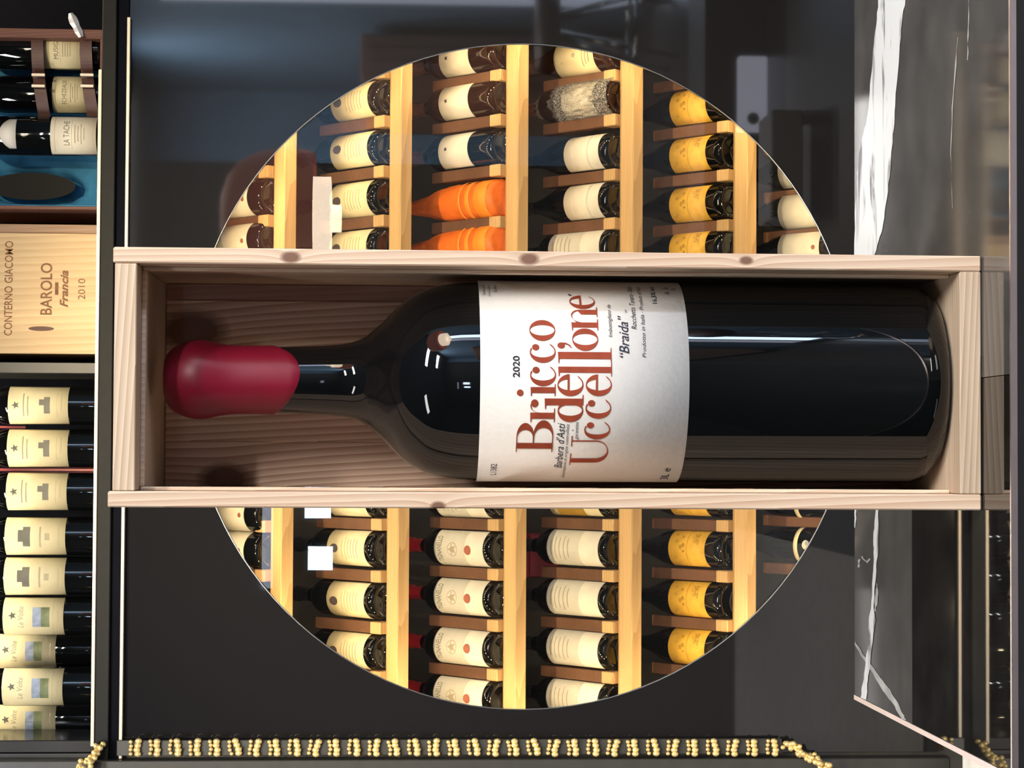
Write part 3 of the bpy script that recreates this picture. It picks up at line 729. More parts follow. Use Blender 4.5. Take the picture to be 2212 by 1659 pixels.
stm = boxm('neck_fill_strip', (rx0-CC.x, 0.0445, -0.052), (rx1-CC.x, 0.0485, -0.040))  # unseen glowing strips added to light the bottle necks
for z in railz:
    o = link('neck_fill_strip', stm, M['neck_fill'], rack); o.location = (0, 0, z-ZF)
for x in (rx0, rx1):
    link('rack_post', rel(boxm('rack_post', (x-0.02, YR+0.05, ZF), (x+0.02, YR+0.10, Zsb-0.01)), rack), M['oak_dark'], rack)
sep_l = boxm('cradle_arm', (-0.014, -0.020, 0.030), (0.014, 0.012, 0.235), 0.002)
sep_b = boxm('cradle_block', (-0.0145, -0.022, -0.008), (0.0145, 0.016, 0.0295), 0.002)
def arm(x, row):
    base = Vector((x, YR+0.052, railz[row]+0.004)) - rack.location
    a = link('cradle_arm', sep_l, M['oak_dark'], rack); a.location = base; a.rotation_euler = (-TH, 0, 0)
    b = link('cradle_block', sep_b, M['oak'], rack); b.location = base; b.rotation_euler = (-TH, 0, 0)

# --- rack bottle kinds (axis along z from the base, label faces -y)
def prof_bdx(R=RBT, L=0.335):
    return [(0, 0.010), (R*0.55, 0.004), (R*0.76, 0.001), (R*0.87, 0.0022), (R*0.945, 0.0065), (R*0.985, 0.013), (R, 0.021), (R, 0.205), (R*0.96, 0.220), (R*0.80, 0.236), (R*0.55, 0.250), (R*0.38, 0.262), (R*0.335, 0.275), (R*0.325, L-0.020), (R*0.38, L-0.018), (R*0.38, L-0.006), (R*0.33, L-0.001), (0, L)]
def prof_bur(R=RBT, L=0.335):
    return [(0, 0.010), (R*0.55, 0.004), (R*0.76, 0.001), (R*0.87, 0.0022), (R*0.945, 0.0065), (R*0.985, 0.013), (R, 0.021), (R, 0.160), (R*0.97, 0.180), (R*0.86, 0.203), (R*0.66, 0.228), (R*0.48, 0.250), (R*0.38, 0.270), (R*0.34, 0.290), (R*0.33, L-0.020), (R*0.39, L-0.018), (R*0.39, L-0.006), (R*0.34, L-0.001), (0, L)]
ME = {'bdx': lathe('bottle_glass', prof_bdx(), 28), 'bur': lathe('bottle_glass', prof_bur(), 28)}
CAPM = lathe('capsule', [(RBT*0.40, 0.270), (RBT*0.37, 0.275), (RBT*0.36, 0.312), (RBT*0.42, 0.316), (RBT*0.42, 0.332), (RBT*0.37, 0.3365), (0, 0.3368)], 20)
def prt(name, shapes, mat, parent, R=RBT, lift=0.0011):
    me = fixn(merge(name, bend(shapes, R+lift)))
    for p in me.polygons:
        if p.normal.x*p.center.x+p.normal.y*p.center.y < 0: p.flip()
    return link(name, me, mat, parent)
def make_kind(kind):
    rnd = random.Random(kind)
    t = thing('rack_bottle', 'x', 'bottle')
    if kind == 'seal':
        link('glass', ME['bdx'], M['glass_black'], t); link('capsule', CAPM, M['dark_foil'], t)
        lab = link('label', label_sheet('label', RBT, 0.028, 0.164, 1.25), M['cream'], t)
        prt('oval_seal', [s_ell(0, 0.138, 0.0110, 0.0150)], M['seal'], lab)
        prt('print_lines', s_lines(-0.030, 0.030, 0.055, 0.108, 6, 0.0022, rnd)+[s_rect(-0.05, 0.05, 0.114, 0.1146, 10)], M['ink_soft'], lab)
    elif kind in ('tig', 'tig2'):
        link('glass', ME['bdx'], M['glass_black'], t); link('capsule', CAPM, M['red_foil'] if kind == 'tig' else M['dark_foil'], t)
        lab = link('label', label_sheet('label', RBT, 0.022, 0.192, 1.25), M['ivory'], t)
        prt('band', [s_rect(-0.056, 0.056, 0.085, 0.190, 14)], M['greycream'], lab, lift=0.0009)
        if kind == 'tig':
            prt('lettering', [s_text('TIGNANELLO', -0.034, 0.034, 0.165, 0.183, 0, 0.015)], M['ink_grey'], lab, lift=0.0013)
            prt('red_seal', [s_ell(0, 0.074, 0.012, 0.012)], M['ink_red'], lab)
            prt('sun_emblem', [s_star(0, 0.128, 0.016), s_ring(0, 0.128, 0.018, 0.018, 0.002)], M['ink_soft'], lab, lift=0.0013)
        else:
            prt('print_lines', s_lines(-0.034, 0.034, 0.120, 0.176, 5, 0.003, rnd), M['ink_soft'], lab, lift=0.0013)
    elif kind in ('dot', 'dotblack'):
        link('glass', ME['bdx'], M['glass_brown'] if kind == 'dot' else M['glass_black'], t); link('capsule', CAPM, M['brown_foil'], t)
        lab = link('label', label_sheet('label', RBT, 0.083, 0.186, 1.25), M['ivory'], t)
        prt('emblem', [s_star(0, 0.160, 0.007)], M['ink'], lab)
    elif kind == 'plain':
        link('glass', ME['bur'], M['glass_black'], t); link('capsule', CAPM, M['dark_foil'], t)
        lab = link('label', label_sheet('label', RBT, 0.026, 0.140, 1.3), M['ivory'], t)
        prt('band', [s_rect(-0.058, 0.058, 0.060, 0.0655, 14), s_rect(-0.058, 0.058, 0.112, 0.1145, 14)], M['greycream'], lab)
    elif kind == 'bigcream':
        link('glass', ME['bur'], M['glass_brown'], t); link('capsule', CAPM, M['brown_foil'], t)
        lab = link('label', label_sheet('label', RBT, 0.045, 0.176, 1.35), M['cream'], t)
        prt('emblem', [s_ell(0.004, 0.110, 0.006, 0.006), s_ell(-0.012, 0.150, 0.004, 0.004)], M['ink_soft'], lab)
        prt('print_lines', s_lines(-0.03, 0.03, 0.060, 0.080, 3, 0.003, rnd), M['ink_soft'], lab)
    elif kind == 'yellow':
        link('glass', ME['bur'], M['glass_black'], t); link('capsule', CAPM, M['dark_foil'], t)
        lab = link('label', label_sheet('label', RBT, 0.046, 0.160, 1.3), M['yellow'], t)
        sh = [s_rect(-0.056, 0.056, 0.1015, 0.1030, 14)]
        for i in range(9): sh.append(s_ell(rnd.uniform(-0.035, 0.035), rnd.uniform(0.112, 0.148), rnd.uniform(0.002, 0.006), rnd.uniform(0.002, 0.006), 9))
        for i in range(7): sh.append(s_ring(rnd.uniform(-0.035, 0.035), rnd.uniform(0.062, 0.09), rnd.uniform(0.004, 0.009), rnd.uniform(0.003, 0.008), 0.0014, 12))
        prt('leaf_print', sh, M['ink_yellow'], lab)
    elif kind == 'gold':
        link('glass', ME['bur'], M['glass_black'], t); link('capsule', CAPM, M['dark_foil'], t)
        lab = link('label', label_sheet('label', RBT, 0.026, 0.190, 1.3), M['cream'], t)
        prt('band', [s_rect(-0.056, 0.056, 0.075, 0.165, 14)], M['ink_yellow'], lab)
    elif kind == 'pale':
        link('glass', ME['bur'], M['glass_black'], t); link('capsule', CAPM, M['dark_foil'], t)
        lab = link('label', label_sheet('label', RBT, 0.045, 0.170, 1.3), M['greycream'], t)
        prt('emblem', [s_ell(0, 0.062, 0.006, 0.006)], M['ink_red'], lab)
    elif kind == 'crest':
        link('glass', ME['bur'], M['glass_black'], t); link('capsule', CAPM, M['dark_foil'], t)
        lab = link('label', label_sheet('label', RBT, 0.110, 0.122, 1.3), M['cream'], t)
        prt('crest', [s_ell(0, 0.085, 0.012, 0.010)], M['greycream'], lab); prt('crest_field', [s_ell(0.004, 0.080, 0.006, 0.006)], M['sky_print'], lab, lift=0.0014)
    elif kind == 'wrap':
        link('glass', ME['bdx'], M['glass_brown'], t); link('capsule', CAPM, M['brown_foil'], t)
        link('label', label_sheet('label', RBT, 0.046, 0.150, 1.3), M['ivory'], t)
        vs, fs = [], []; S = 40; zs = [-0.004, 0.004, 0.02, 0.04, 0.06, 0.08, 0.10, 0.12, 0.14, 0.16, 0.18, 0.20, 0.22, 0.24, 0.26]
        for z in zs:
            R = RBT*1.06 if z < 0.17 else RBT*(1.06-0.5*((z-0.17)/0.09)**1.1)
            for i in range(S):
                a = 2*PI*i/S; r = R*(1+rnd.uniform(0.0, 0.11)); vs.append((r*sin(a), -r*cos(a), z+rnd.uniform(-0.004, 0.004)))
        for k in range(len(zs)-1):
            for i in range(S):
                j = (i+1) % S; A = k*S
                fs += [(A+i, A+j, A+S+j), (A+i, A+S+j, A+S+i)] if (i+k) % 2 else [(A+i, A+j, A+S+i), (A+j, A+S+j, A+S+i)]
        link('cellophane', mesh('cellophane', vs, fs), M['cello'], t)
    elif kind == 'bag':
        vs, fs = [], []; S = 36
        pr = [(0.0, 0.004), (0.80, 0.0), (1.0, 0.006), (1.03, 0.03), (1.0, 0.06), (1.03, 0.09), (0.99, 0.12), (1.0, 0.15), (0.95, 0.18), (0.86, 0.205), (0.74, 0.23), (0.60, 0.255), (0.50, 0.28), (0.44, 0.305), (0.34, 0.325), (0.16, 0.338), (0.0, 0.340)]
        rings = []
        for r0, z in pr:
            if r0 == 0: rings.append([len(vs)]); vs.append((0, 0, z)); continue
            ids = []
            for i in range(S):
                a = 2*PI*i/S; k = 0.02+0.10*max(0, (z-0.17)/0.17)
                r = RBT*r0*(1+k*sin(5*a+z*40)+0.6*k*sin(9*a-z*70)); ids.append(len(vs)); vs.append((r*sin(a), -r*cos(a), z+0.003*sin(3*a)))
            rings.append(ids)
        for A, Bq in zip(rings[:-1], rings[1:]):
            for i in range(S):
                j = (i+1) % S
                fs.append((A[0], Bq[j], Bq[i]) if len(A) == 1 else ((A[i], A[j], Bq[0]) if len(Bq) == 1 else (A[i], A[j], Bq[j], Bq[i])))
        link('tissue_wrap', fixn(mesh('tissue_wrap', vs, fs, True)), M['orange'], t)
        for z0, z1 in ((0.020, 0.062), (0.078, 0.092), (0.108, 0.116)):
            link('band', lathe('band', [(RBT*1.035, z0), (RBT*1.062, z0+0.002), (RBT*1.062, z1-0.002), (RBT*1.035, z1)], 36), M['orange_band'], t)
    return t
KDESC = {'seal': 'cream-labelled bottle with dark oval seal', 'tig': 'red-capsuled bottle with pale TIGNANELLO label', 'tig2': 'bottle with tall pale cream label', 'dot': 'brown glass bottle with plain ivory label',
         'dotblack': 'dark bottle with plain ivory label', 'plain': 'dark bottle with banded ivory label', 'bigcream': 'bottle with very large glowing cream label', 'yellow': 'yellow-labelled bottle', 'gold': 'bottle with gold-and-cream label',
         'pale': 'bottle with pale grey-cream label', 'crest': 'dark bottle with small coloured crest', 'wrap': 'cellophane-wrapped bottle', 'bag': 'bottle wrapped in bright orange tissue'}
ORD = ['next to box', 'second from box', 'third from box', 'fourth from box', 'fifth from box']
RN = ['first', 'second', 'third', 'fourth', 'fifth', 'sixth']
# rows counted from the shelf; (py, kind); right = orange side, left = gold chain side
ROWS = [
    (0, 'orange', [(516, 'pale'), (425, 'pale')]), (0, 'gold', [(1112, 'pale'), (1190, 'pale')]),
    (1, 'orange', [(531, 'seal'), (425, 'seal'), (319, 'seal'), (211, 'seal')]), (1, 'gold', [(1080, 'seal'), (1186, 'seal'), (1298, 'seal'), (1409, 'seal')]),
    (2, 'orange', [(525, 'bag'), (428, 'bag'), (316, 'dotblack'), (208, 'dot'), (112, 'dot')]), (2, 'gold', [(1080, 'tig2'), (1187, 'tig'), (1294, 'tig'), (1404, 'tig'), (1510, 'tig')]),
    (3, 'orange', [(533, 'tig2'), (431, 'plain'), (326, 'plain'), (208, 'wrap'), (112, 'bigcream')]), (3, 'gold', [(1078, 'gold'), (1187, 'tig2'), (1297, 'tig2'), (1407, 'tig2'), (1516, 'tig2')]),
    (4, 'orange', [(533, 'yellow'), (435, 'yellow'), (327, 'yellow'), (222, 'yellow')]), (4, 'gold', [(1078, 'yellow'), (1189, 'yellow'), (1298, 'yellow'), (1404, 'yellow')]),
    (5, 'orange', [(533, 'pale'), (448, 'pale'), (360, 'pale')]), (5, 'gold', [(1085, 'crest'), (1182, 'crest')]),
]
protos = {}; used = set()
for row, side, items in ROWS:
    for k, (py, kind) in enumerate(items):
        if kind not in protos: protos[kind] = make_kind(kind)
        t = protos[kind] if kind not in used else copy_tree(protos[kind])
        used.add(kind)
        q = P(RAILS[row], py, YR+0.055)
        t.location = (q.x, YR+0.056, railz[row]+0.003); t.rotation_euler = (-TH, 0, random.uniform(-0.06, 0.06) if kind != 'bag' else 0.3)
        t.rotation_euler = (Euler((-TH, 0, 0)).to_matrix() @ Matrix.Rotation(random.uniform(-0.12, 0.12), 3, 'Z')).to_euler()
        t['label'] = '%s, %s rack row, %s, %s side' % (KDESC[kind], RN[row], ORD[k], 'orange-wrap' if side == 'orange' else 'gold-chain')
        t['group'] = 'bottles in the oak rack'
        # cradle arms on both sides of the bottle
        step = 106
        if side == 'orange':
            ys = [py+step/2] if k else [py+step/2]
            if k == len(items)-1: ys.append(py-step/2)
        else:
            ys = [py-step/2]
            if k == len(items)-1: ys.append(py+step/2)
        for y in ys: arm(P(RAILS[row], y, YR+0.055).x, row)
# crimson box added behind the necks in place of a red reflection
g = thing('reflection_box', 'added crimson box standing in for a red reflection behind the rack bottles', 'box', P(1190, 1200, YP+0.47))
link('body', boxm('body', (-0.055, -0.02, -0.02), (0.055, 0.08, 0.058), 0.003), M['red_reflection'], g)
link('lid', boxm('lid', (-0.058, -0.023, 0.058), (0.058, 0.083, 0.072), 0.003), M['red_reflection'], g)

# ================================================================== UPPER COMPARTMENT
SZ = Zsh
def tall_prof(R, L):
    return [(0, 0.008), (R*0.8, 0.001), (R*0.96, 0.003), (R, 0.012), (R, L*0.60), (R*0.95, L*0.645), (R*0.78, L*0.69), (R*0.5, L*0.735), (R*0.37, L*0.78), (R*0.33, L*0.95), (R*0.39, L*0.955), (R*0.39, L*0.99), (0, L)]
R2 = 0.0455; L2 = 0.37
TG = lathe('bottle_glass', tall_prof(R2, L2), 28)
TC = lathe('capsule', [(R2*0.39, L2*0.80), (R2*0.36, L2*0.945), (R2*0.42, L2*0.952), (R2*0.42, L2*0.995), (0, L2*1.002)], 20)
def shelf_bottle(py, Y, kind, pxt, pxb, label, group):
    q = P(212, py, Y)
    t = thing('shelf_bottle', label, 'bottle', (q.x, Y, SZ+0.0005), group=group)
    link('glass', TG, M['glass_black'], t); link('capsule', TC, M['dark_foil'], t)
    z1 = P(pxt, py, Y-R2).z-SZ; z0 = P(pxb, py, Y-R2).z-SZ
    lab = link('label', label_sheet('label', R2, z0, z1, 1.28), M['cream'], t)
    h = z1-z0; rnd = random.Random(int(py))
    def zz(f): return z1-h*f
    if kind == 'castle_low':
        prt('star_emblem', [s_star(0, zz(.13), 0.010)], M['ink_grey'], lab, R2)
        prt('print_lines', [s_rect(-0.028, 0.030, zz(.27), zz(.25), 6), s_rect(-0.026, 0.022, zz(.34), zz(.32), 6), s_rect(-0.03, 0.03, zz(.82), zz(.815), 6), s_rect(-0.012, 0.03, zz(.90), zz(.88), 6)], M['ink_soft'], lab, R2)
        prt('castle_print', [s_rect(-0.020, 0.020, zz(.70), zz(.60), 6), s_rect(0.000, 0.014, zz(.60), zz(.52), 3)], M['ink_grey'], lab, R2)
    elif kind == 'castle_high':
        prt('castle_print', [s_rect(-0.024, 0.024, zz(.42), zz(.30), 6), s_rect(-0.012, 0.016, zz(.30), zz(.22), 3)], M['ink_grey'], lab, R2)
        prt('print_lines', [s_rect(-0.026, 0.024, zz(.60), zz(.57), 6), s_rect(-0.008, 0.008, zz(.74), zz(.66), 3), s_rect(-0.026, 0.026, zz(.90), zz(.88), 6)], M['ink_soft'], lab, R2)
    else:
        prt('star_emblem', [s_star(0.004, zz(.16), 0.010)], M['ink_grey'], lab, R2)
        prt('lettering', [s_text('Le Volte', -0.026, 0.026, zz(.34), zz(.25), 0.2)], M['ink_soft'], lab, R2)
        prt('sky_print', [s_rect(-0.024, 0.024, zz(.63), zz(.49), 6)], M['sky_print'], lab, R2)
        prt('field_print', [s_rect(-0.024, 0.024, zz(.77), zz(.63), 6)], M['field_print'], lab, R2)
        prt('print_lines', [s_rect(-0.05, 0.05, zz(.83), zz(.825), 10), s_rect(-0.016, 0.02, zz(.92), zz(.90), 4)], M['ink_soft'], lab, R2)
    return t
GS = 'bottles on the upper shelf'
YS = YP+0.10
for py, Y, kind, a, b, lb_ in [
    (877, YS, 'castle_low', 17, 147, 'upper shelf bottle with castle label, next to the wooden wine case'),
    (969, YS, 'castle_low', 15, 146, 'upper shelf bottle with castle label between the two red ribbons'),
    (1062, YS, 'castle_low', 13, 144, 'third castle-label bottle on upper shelf, counted from the wooden wine case'),
    (1158, YS, 'castle_high', 10, 141, 'cream-labelled shelf bottle with castle drawing high up, nearer the wooden case'),
    (1244, YS, 'castle_high', 8, 140, 'cream-labelled shelf bottle with castle drawing high up, nearer the landscape labels'),
    (1330, YS, 'le', 6, 137, 'front bottle with landscape picture label beside the castle labels'),
    (1403, YS+0.13, 'le', -8, 120, 'set-back bottle with landscape label between two front landscape bottles'),
    (1482, YS, 'le', 4, 135, 'front bottle with landscape picture label nearest the cabinet upright'),
    (1552, YS+0.13, 'le', -8, 120, 'set-back bottle with landscape label right at the cabinet upright')]:
    shelf_bottle(py, Y, kind, a, b, lb_, GS)
for py, lab, w_ in ((923, 'thin red ribbon by the first castle-label bottle near the wooden case', 5), (1015, 'longer red ribbon between second and third castle-label bottles', 6)):
    Y = YS+0.02; a, b = P(100, py+w_/2, Y).x, P(100, py-w_/2, Y).x
    o = tag(link('ribbon', boxm('ribbon', (a, Y-0.001, SZ+(0.0 if py > 1000 else 0.19)), (b, Y+0.001, SZ+0.55), 0.0003), M['red_foil']), lab, 'ribbon', 'red ribbons between the shelf bottles')
# wooden case with branding
Yw = YP+0.05; wx0, wx1 = P(100, 764, Yw).x, P(100, 504, Yw).x; wx2 = P(100, 484, Yw).x
wc = thing('wooden_wine_case', 'closed honey-coloured wooden wine case branded BAROLO 2010 on the upper shelf', 'wine case', ((wx0+wx1)/2, Yw, SZ+0.0005))
cxw = (wx0+wx1)/2; wz1 = SZ+0.42
def rw(me): return rel(me, wc)
link('lid', rw(boxm('lid', (wx0, Yw, SZ+0.001), (wx1, Yw+0.010, wz1), 0.001)), M['case_wood'], wc)
mcase = wood('case_side_wood', (0.42, 0.27, 0.17), (0.30, 0.18, 0.11), 'Z', 60, stretch=0.05)
link('side_board', rw(boxm('side_board', (wx0, Yw+0.0102, SZ+0.001), (wx0+0.012, Yw+0.33, wz1), 0.001)), mcase, wc)
link('side_board', rw(boxm('side_board', (wx1+0.0003, Yw+0.006, SZ+0.001), (wx2, Yw+0.33, wz1), 0.001)), mcase, wc)
link('top_board', rw(boxm('top_board', (wx0, Yw, wz1+0.0003), (wx2, Yw+0.33, wz1+0.012), 0.001)), mcase, wc)
def flat_print(name, shapes, mat, parent, y):
    parts = [([(x, y, z) for x, z in v], f) for v, f in shapes]
    me = fixn(merge(name, parts))
    for p in me.polygons:
        if p.normal.y > 0: p.flip()
    return link(name, rel(me, parent), mat, parent)
def pt(txt, pxt, pxb, yl, yr, Y, shear=0, bold=0):
    a, b = P(pxb, yl, Y), P(pxt, yr, Y); return s_text(txt, a.x, b.x, a.z, b.z, shear, bold)
M['brand'] = plain('burnt_brand', (0.22, 0.10, 0.045), 0.8, var=0.3, scale=60)
def prect(pxt, pxb, yl, yr, Y):
    a, b = P(pxb, yl, Y), P(pxt, yr, Y); return s_rect(a.x, b.x, a.z, b.z)
flat_print('brand_lettering', [pt('CONTERNO GIACOMO', 11, 26, 725, 521, Yw, 0, 0.006), pt('BAROLO', 88, 112, 680, 568, Yw, 0, 0.012), prect(119, 126, 637, 610, Yw), pt('Francia', 130, 147, 664, 584, Yw, 0.3, 0.03), pt('2010', 169, 184, 647, 602, Yw)], M['brand'], wc, Yw-0.0006)
a, b = P(60, 712, Yw), P(118, 708, Yw)
flat_print('wood_knot', [s_ell((a.x+b.x)/2, (a.z+b.z)/2, 0.0055, 0.030, 16)], plain('knot_brown', (0.13, 0.07, 0.05), 0.7), wc, Yw-0.0006)
# blue velvet presentation case
Yk = YP+0.03; kx0, kx1 = P(100, 452, Yk).x, P(100, 62, Yk).x; kz1 = SZ+0.46; kd = 0.30
pc = thing('presentation_case', 'open mahogany presentation case lined with blue velvet on the upper shelf', 'presentation case', ((kx0+kx1)/2, Yk, SZ+0.0005))
def rk(me): return rel(me, pc)
bt = 0.022
link('side_board', rk(boxm('side_board', (kx0, Yk, SZ+0.001), (kx0+0.008, Yk+kd, kz1), 0.001)), M['mahogany'], pc)
link('side_board', rk(boxm('side_board', (kx1-bt, Yk, SZ+0.001), (kx1, Yk+kd, kz1), 0.001)), M['mahogany'], pc)
link('bottom_board', rk(boxm('bottom_board', (kx0+0.0082, Yk, SZ+0.001), (kx1-bt-0.0002, Yk+kd, SZ+0.012), 0.001)), M['mahogany'], pc)
link('top_board', rk(boxm('top_board', (kx0+0.0082, Yk, kz1-0.012), (kx1-bt-0.0002, Yk+kd, kz1), 0.001)), M['mahogany'], pc)
def quilt(name, x0, x1, z0, z1, y, hole=None, n=30, m=36):
    """padded velvet back with a soft swell and, if given, an oval hollow"""
    vs, fs = [], []
    for j in range(m+1):
        for i in range(n+1):
            u, v = i/n, j/m; x = x0+(x1-x0)*u; z = z0+(z1-z0)*v
            d = -0.018*sin(PI*u)*sin(PI*v) - 0.006*sin(7*u+3*v)
            if hole:
                r = ((x-hole[0])/hole[2])**2+((z-hole[1])/hole[3])**2
                if r < 1.5: d += 0.07*(1-min(1, max(0, (r-0.9)/0.6)))
            vs.append((x, y+d, z))
    for j in range(m):
        for i in range(n): a = j*(n+1)+i; fs.append((a, a+1, a+n+2, a+n+1))
    b0 = len(vs)
    vs += [(x0, y+0.03, z0), (x1, y+0.03, z0), (x1, y+0.03, z1), (x0, y+0.03, z1)]
    fs.append((b0, b0+3, b0+2, b0+1))
    me = mesh(name, vs, fs, True); return me
hc = P(70, 403, Yk+0.16)
link('velvet_lining', rk(quilt('velvet_lining', kx0+0.009, kx1-bt-0.001, SZ+0.013, kz1-0.013, Yk+0.20, (hc.x, hc.z, 0.036, 0.105))), M['velvet'], pc)
link('velvet_side', rk(boxm('velvet_side', (kx0+0.0085, Yk+0.012, SZ+0.013), (kx0+0.012, Yk+0.21, kz1-0.013))), M['velvet'], pc)
link('oval_mirror', rk(disc('oval_mirror', Vector((0, 0, 0)), 1.0, 0, 0.004, 48)), M['shelf_black'], pc)
om = [c for c in pc.children if c.name.startswith('oval_mirror')][0]
om.data.transform(Matrix.Translation(Vector(pc.location))); om.location = (hc.x-pc.location.x, Yk+0.155-pc.location.y, hc.z-pc.location.z); om.scale = (0.033, 1, 0.104)
R3 = 0.046; TG3 = lathe('bottle_glass', tall_prof(R3, 0.40), 28)
def case_bottle(py, Y, pxt, pxb, txt, label, neck, half=1.3):
    q = P(212, py, Y)
    t = thing('case_bottle', label, 'bottle', (q.x, Y, SZ+0.0135), group='bottles in the blue velvet case')
    link('glass', TG3, M['glass_black'], t); b0 = SZ+0.0135
    z1 = P(pxt, py, Y-R3).z-b0; z0 = P(pxb, py, Y-R3).z-b0; h = z1-z0
    lab = link('label', label_sheet('label', R3, z0, z1, half), M['cream'] if neck is None else M['ivory'], t)
    rnd = random.Random(int(py))
    prt('lettering', [s_text(txt, -0.028, 0.034, z1-h*.42, z1-h*.29)], M['ink_grey'], lab, R3)
    prt('print_lines', [s_rect(-0.04, 0.04, z1-h*.47, z1-h*.463, 8)]+s_lines(-0.026, 0.026, z1-h*.75, z1-h*.55, 4, 0.0022, rnd)+[s_rect(-0.05, 0.05, z1-h*.10, z1-h*.093, 10), s_rect(-0.05, 0.05, z1-h*.93, z1-h*.923, 10)], M['ink_soft'], lab, R3)
    if neck:
        link('shoulder_label', label_sheet('shoulder_label', R3*1.0, z1+0.080, z1+0.118, 0.85, top=lambda t_: 0.022*t_*t_), M['paper'], t)
    return t
case_bottle(296, YP+0.085, 108, 207, 'LA TACHE', 'foremost velvet-case bottle with white LA TACHE label', True)
case_bottle(208, YP+0.155, 112, 186, 'ECHEZEAUX', 'middle velvet-case bottle, partly hidden behind the foremost one', None)
case_bottle(112, YP+0.115, 92, 172, 'MUSIGNY', 'strapped velvet-case bottle at the mahogany outer board', None)
# leather straps across the two inner bottles
for (pa, pb, lab) in ((67, 93, 'brown leather strap with brass buckle higher on the velvet-case bottles'), (172, 198, 'brown leather strap with brass buckle low on the velvet-case bottles')):
    st = thing('leather_strap', lab, 'strap', P((pa+pb)/2, 170, YP+0.09), group='straps in the velvet case')
    vs, fs = [], []; n = 22
    path = []
    for i in range(n+1):
        t_ = i/n; py = 86+(252-86)*t_; sh = 8*t_*t_*2
        Y = YP+0.060+0.012*max(0, cos((t_-0.15)*PI*1.4))*-1 + 0.035*max(0, (t_-0.55)/0.45) + 0.02*math.exp(-((t_-0.5)/0.12)**2)
        path.append((py, Y, sh))
    for py, Y, sh in path:
        a, b = P(pa+sh, py, Y), P(pb+sh, py, Y)
        vs += [a, b, a+Vector((0, 0.003, 0)), b+Vector((0, 0.003, 0))]
    for i in range(n):
        o = i*4; fs += [(o, o+4, o+5, o+1), (o+2, o+3, o+7, o+6), (o, o+2, o+6, o+4), (o+1, o+5, o+7, o+3)]
    fs += [(0, 1, 3, 2), (n*4, n*4+2, n*4+3, n*4+1)]
    link('band', rel(fixn(mesh('band', vs, fs)), st), M['leather'], st)
    for py in (162, 186):
        q = P((pa+pb)/2+3, py, YP+0.056); w2 = (pb-pa)/F*YP*0.56
        link('buckle', rel(boxm('buckle', (q.x-0.0035, q.y-0.004, q.z-w2), (q.x+0.0035, q.y+0.001, q.z+w2), 0.001), st), M['brass'], st)

# ================================================================== GOLD BEAD CHAIN ON THE UPRIGHT
def sphere_parts(c, r, sq=(1, 1, 1)):
    vs, fs = [], []; n, m = 7, 4
    vs.append((c[0], c[1], c[2]+r*sq[2]))
    for j in range(1, m):
        for i in range(n):
            a, b = 2*PI*i/n, PI*j/m; vs.append((c[0]+r*sq[0]*sin(b)*cos(a), c[1]+r*sq[1]*sin(b)*sin(a), c[2]+r*sq[2]*cos(b)))
    vs.append((c[0], c[1], c[2]-r*sq[2]))
    for i in range(n):
        j = (i+1) % n; fs.append((0, 1+i, 1+j)); fs.append((len(vs)-1, 1+(m-2)*n+j, 1+(m-2)*n+i))
        for k in range(m-2): fs.append((1+k*n+i, 1+(k+1)*n+i, 1+(k+1)*n+j, 1+k*n+j))
    return vs, fs
YG = YP-0.030
gc = thing('gold_bead_chain', 'string of gilded bead clusters running along the black cabinet upright', 'bead chain', P(1000, 1615, YG))
ga, gb = P(280, 1617, YG), P(1690, 1620, YG)
gx0, gx1 = P(1000, 1631, YG).x, P(1000, 1598, YG).x
link('backing_strip', rel(boxm('backing_strip', (gx0, YG+0.004, gb.z), (gx1, YG+0.012, ga.z+0.03), 0.001), gc), M['charcoal'], gc)
rnd = random.Random(3)
rung = []
for v in range(3):
    parts = []
    for i in range(4):
        x = 0.0145-0.0095*i
        parts.append(sphere_parts((x+rnd.uniform(-.001, .001), rnd.uniform(-.002, .001), 0.010+rnd.uniform(-.002, .002)), 0.0050, (1, 1, 1)))
        parts.append(sphere_parts((x+rnd.uniform(-.001, .001), rnd.uniform(-.003, .001), -0.006+rnd.uniform(-.003, .003)), 0.0072, (1, 1, 1.2)))
    rung.append(merge('bead_cluster', parts, True))
NR = 33
for i in range(NR):
    t_ = i/(NR-1); px = 292+(1668-292)*t_; q = P(px, 1615+(0 if px > 400 else 0), YG-0.002)
    o = link('bead_cluster', rung[i % 3], M['gold'], gc); o.location = q-Vector(gc.location); o.rotation_euler = (0, rnd.uniform(-0.12, 0.12), 0)
def chain(pts, name):
    parts = []
    for (a, b) in zip(pts[:-1], pts[1:]):
        A, Bq = P(a[0], a[1], a[2]), P(b[0], b[1], b[2]); k = max(2, int((Bq-A).length/0.010))
        for i in range(k):
            c = A.lerp(Bq, i/k)
            for s in range(4):
                off = Vector((rnd.uniform(-.009, .009), rnd.uniform(-.008, .004), rnd.uniform(-.013, .013)))
                parts.append(sphere_parts(c+off, rnd.uniform(0.0055, 0.0080)))
    link(name, rel(merge(name, parts, True), gc), M['gold'], gc)
chain([(212, 1610, YG), (196, 1636, YG-0.03), (176, 1668, YG-0.06), (150, 1700, YG-0.10)], 'bead_end')
chain([(1698, 1608, YG), (1730, 1622, YG-0.02), (1770, 1648, YG-0.05), (1815, 1690, YG-0.10)], 'bead_end')

# ================================================================== SHOP BEHIND THE CAMERA (seen only as reflections in the black glass)
def V(px, py, Yv):
    q = P(px, py, Yv); q.y = 2*YP-Yv; return q
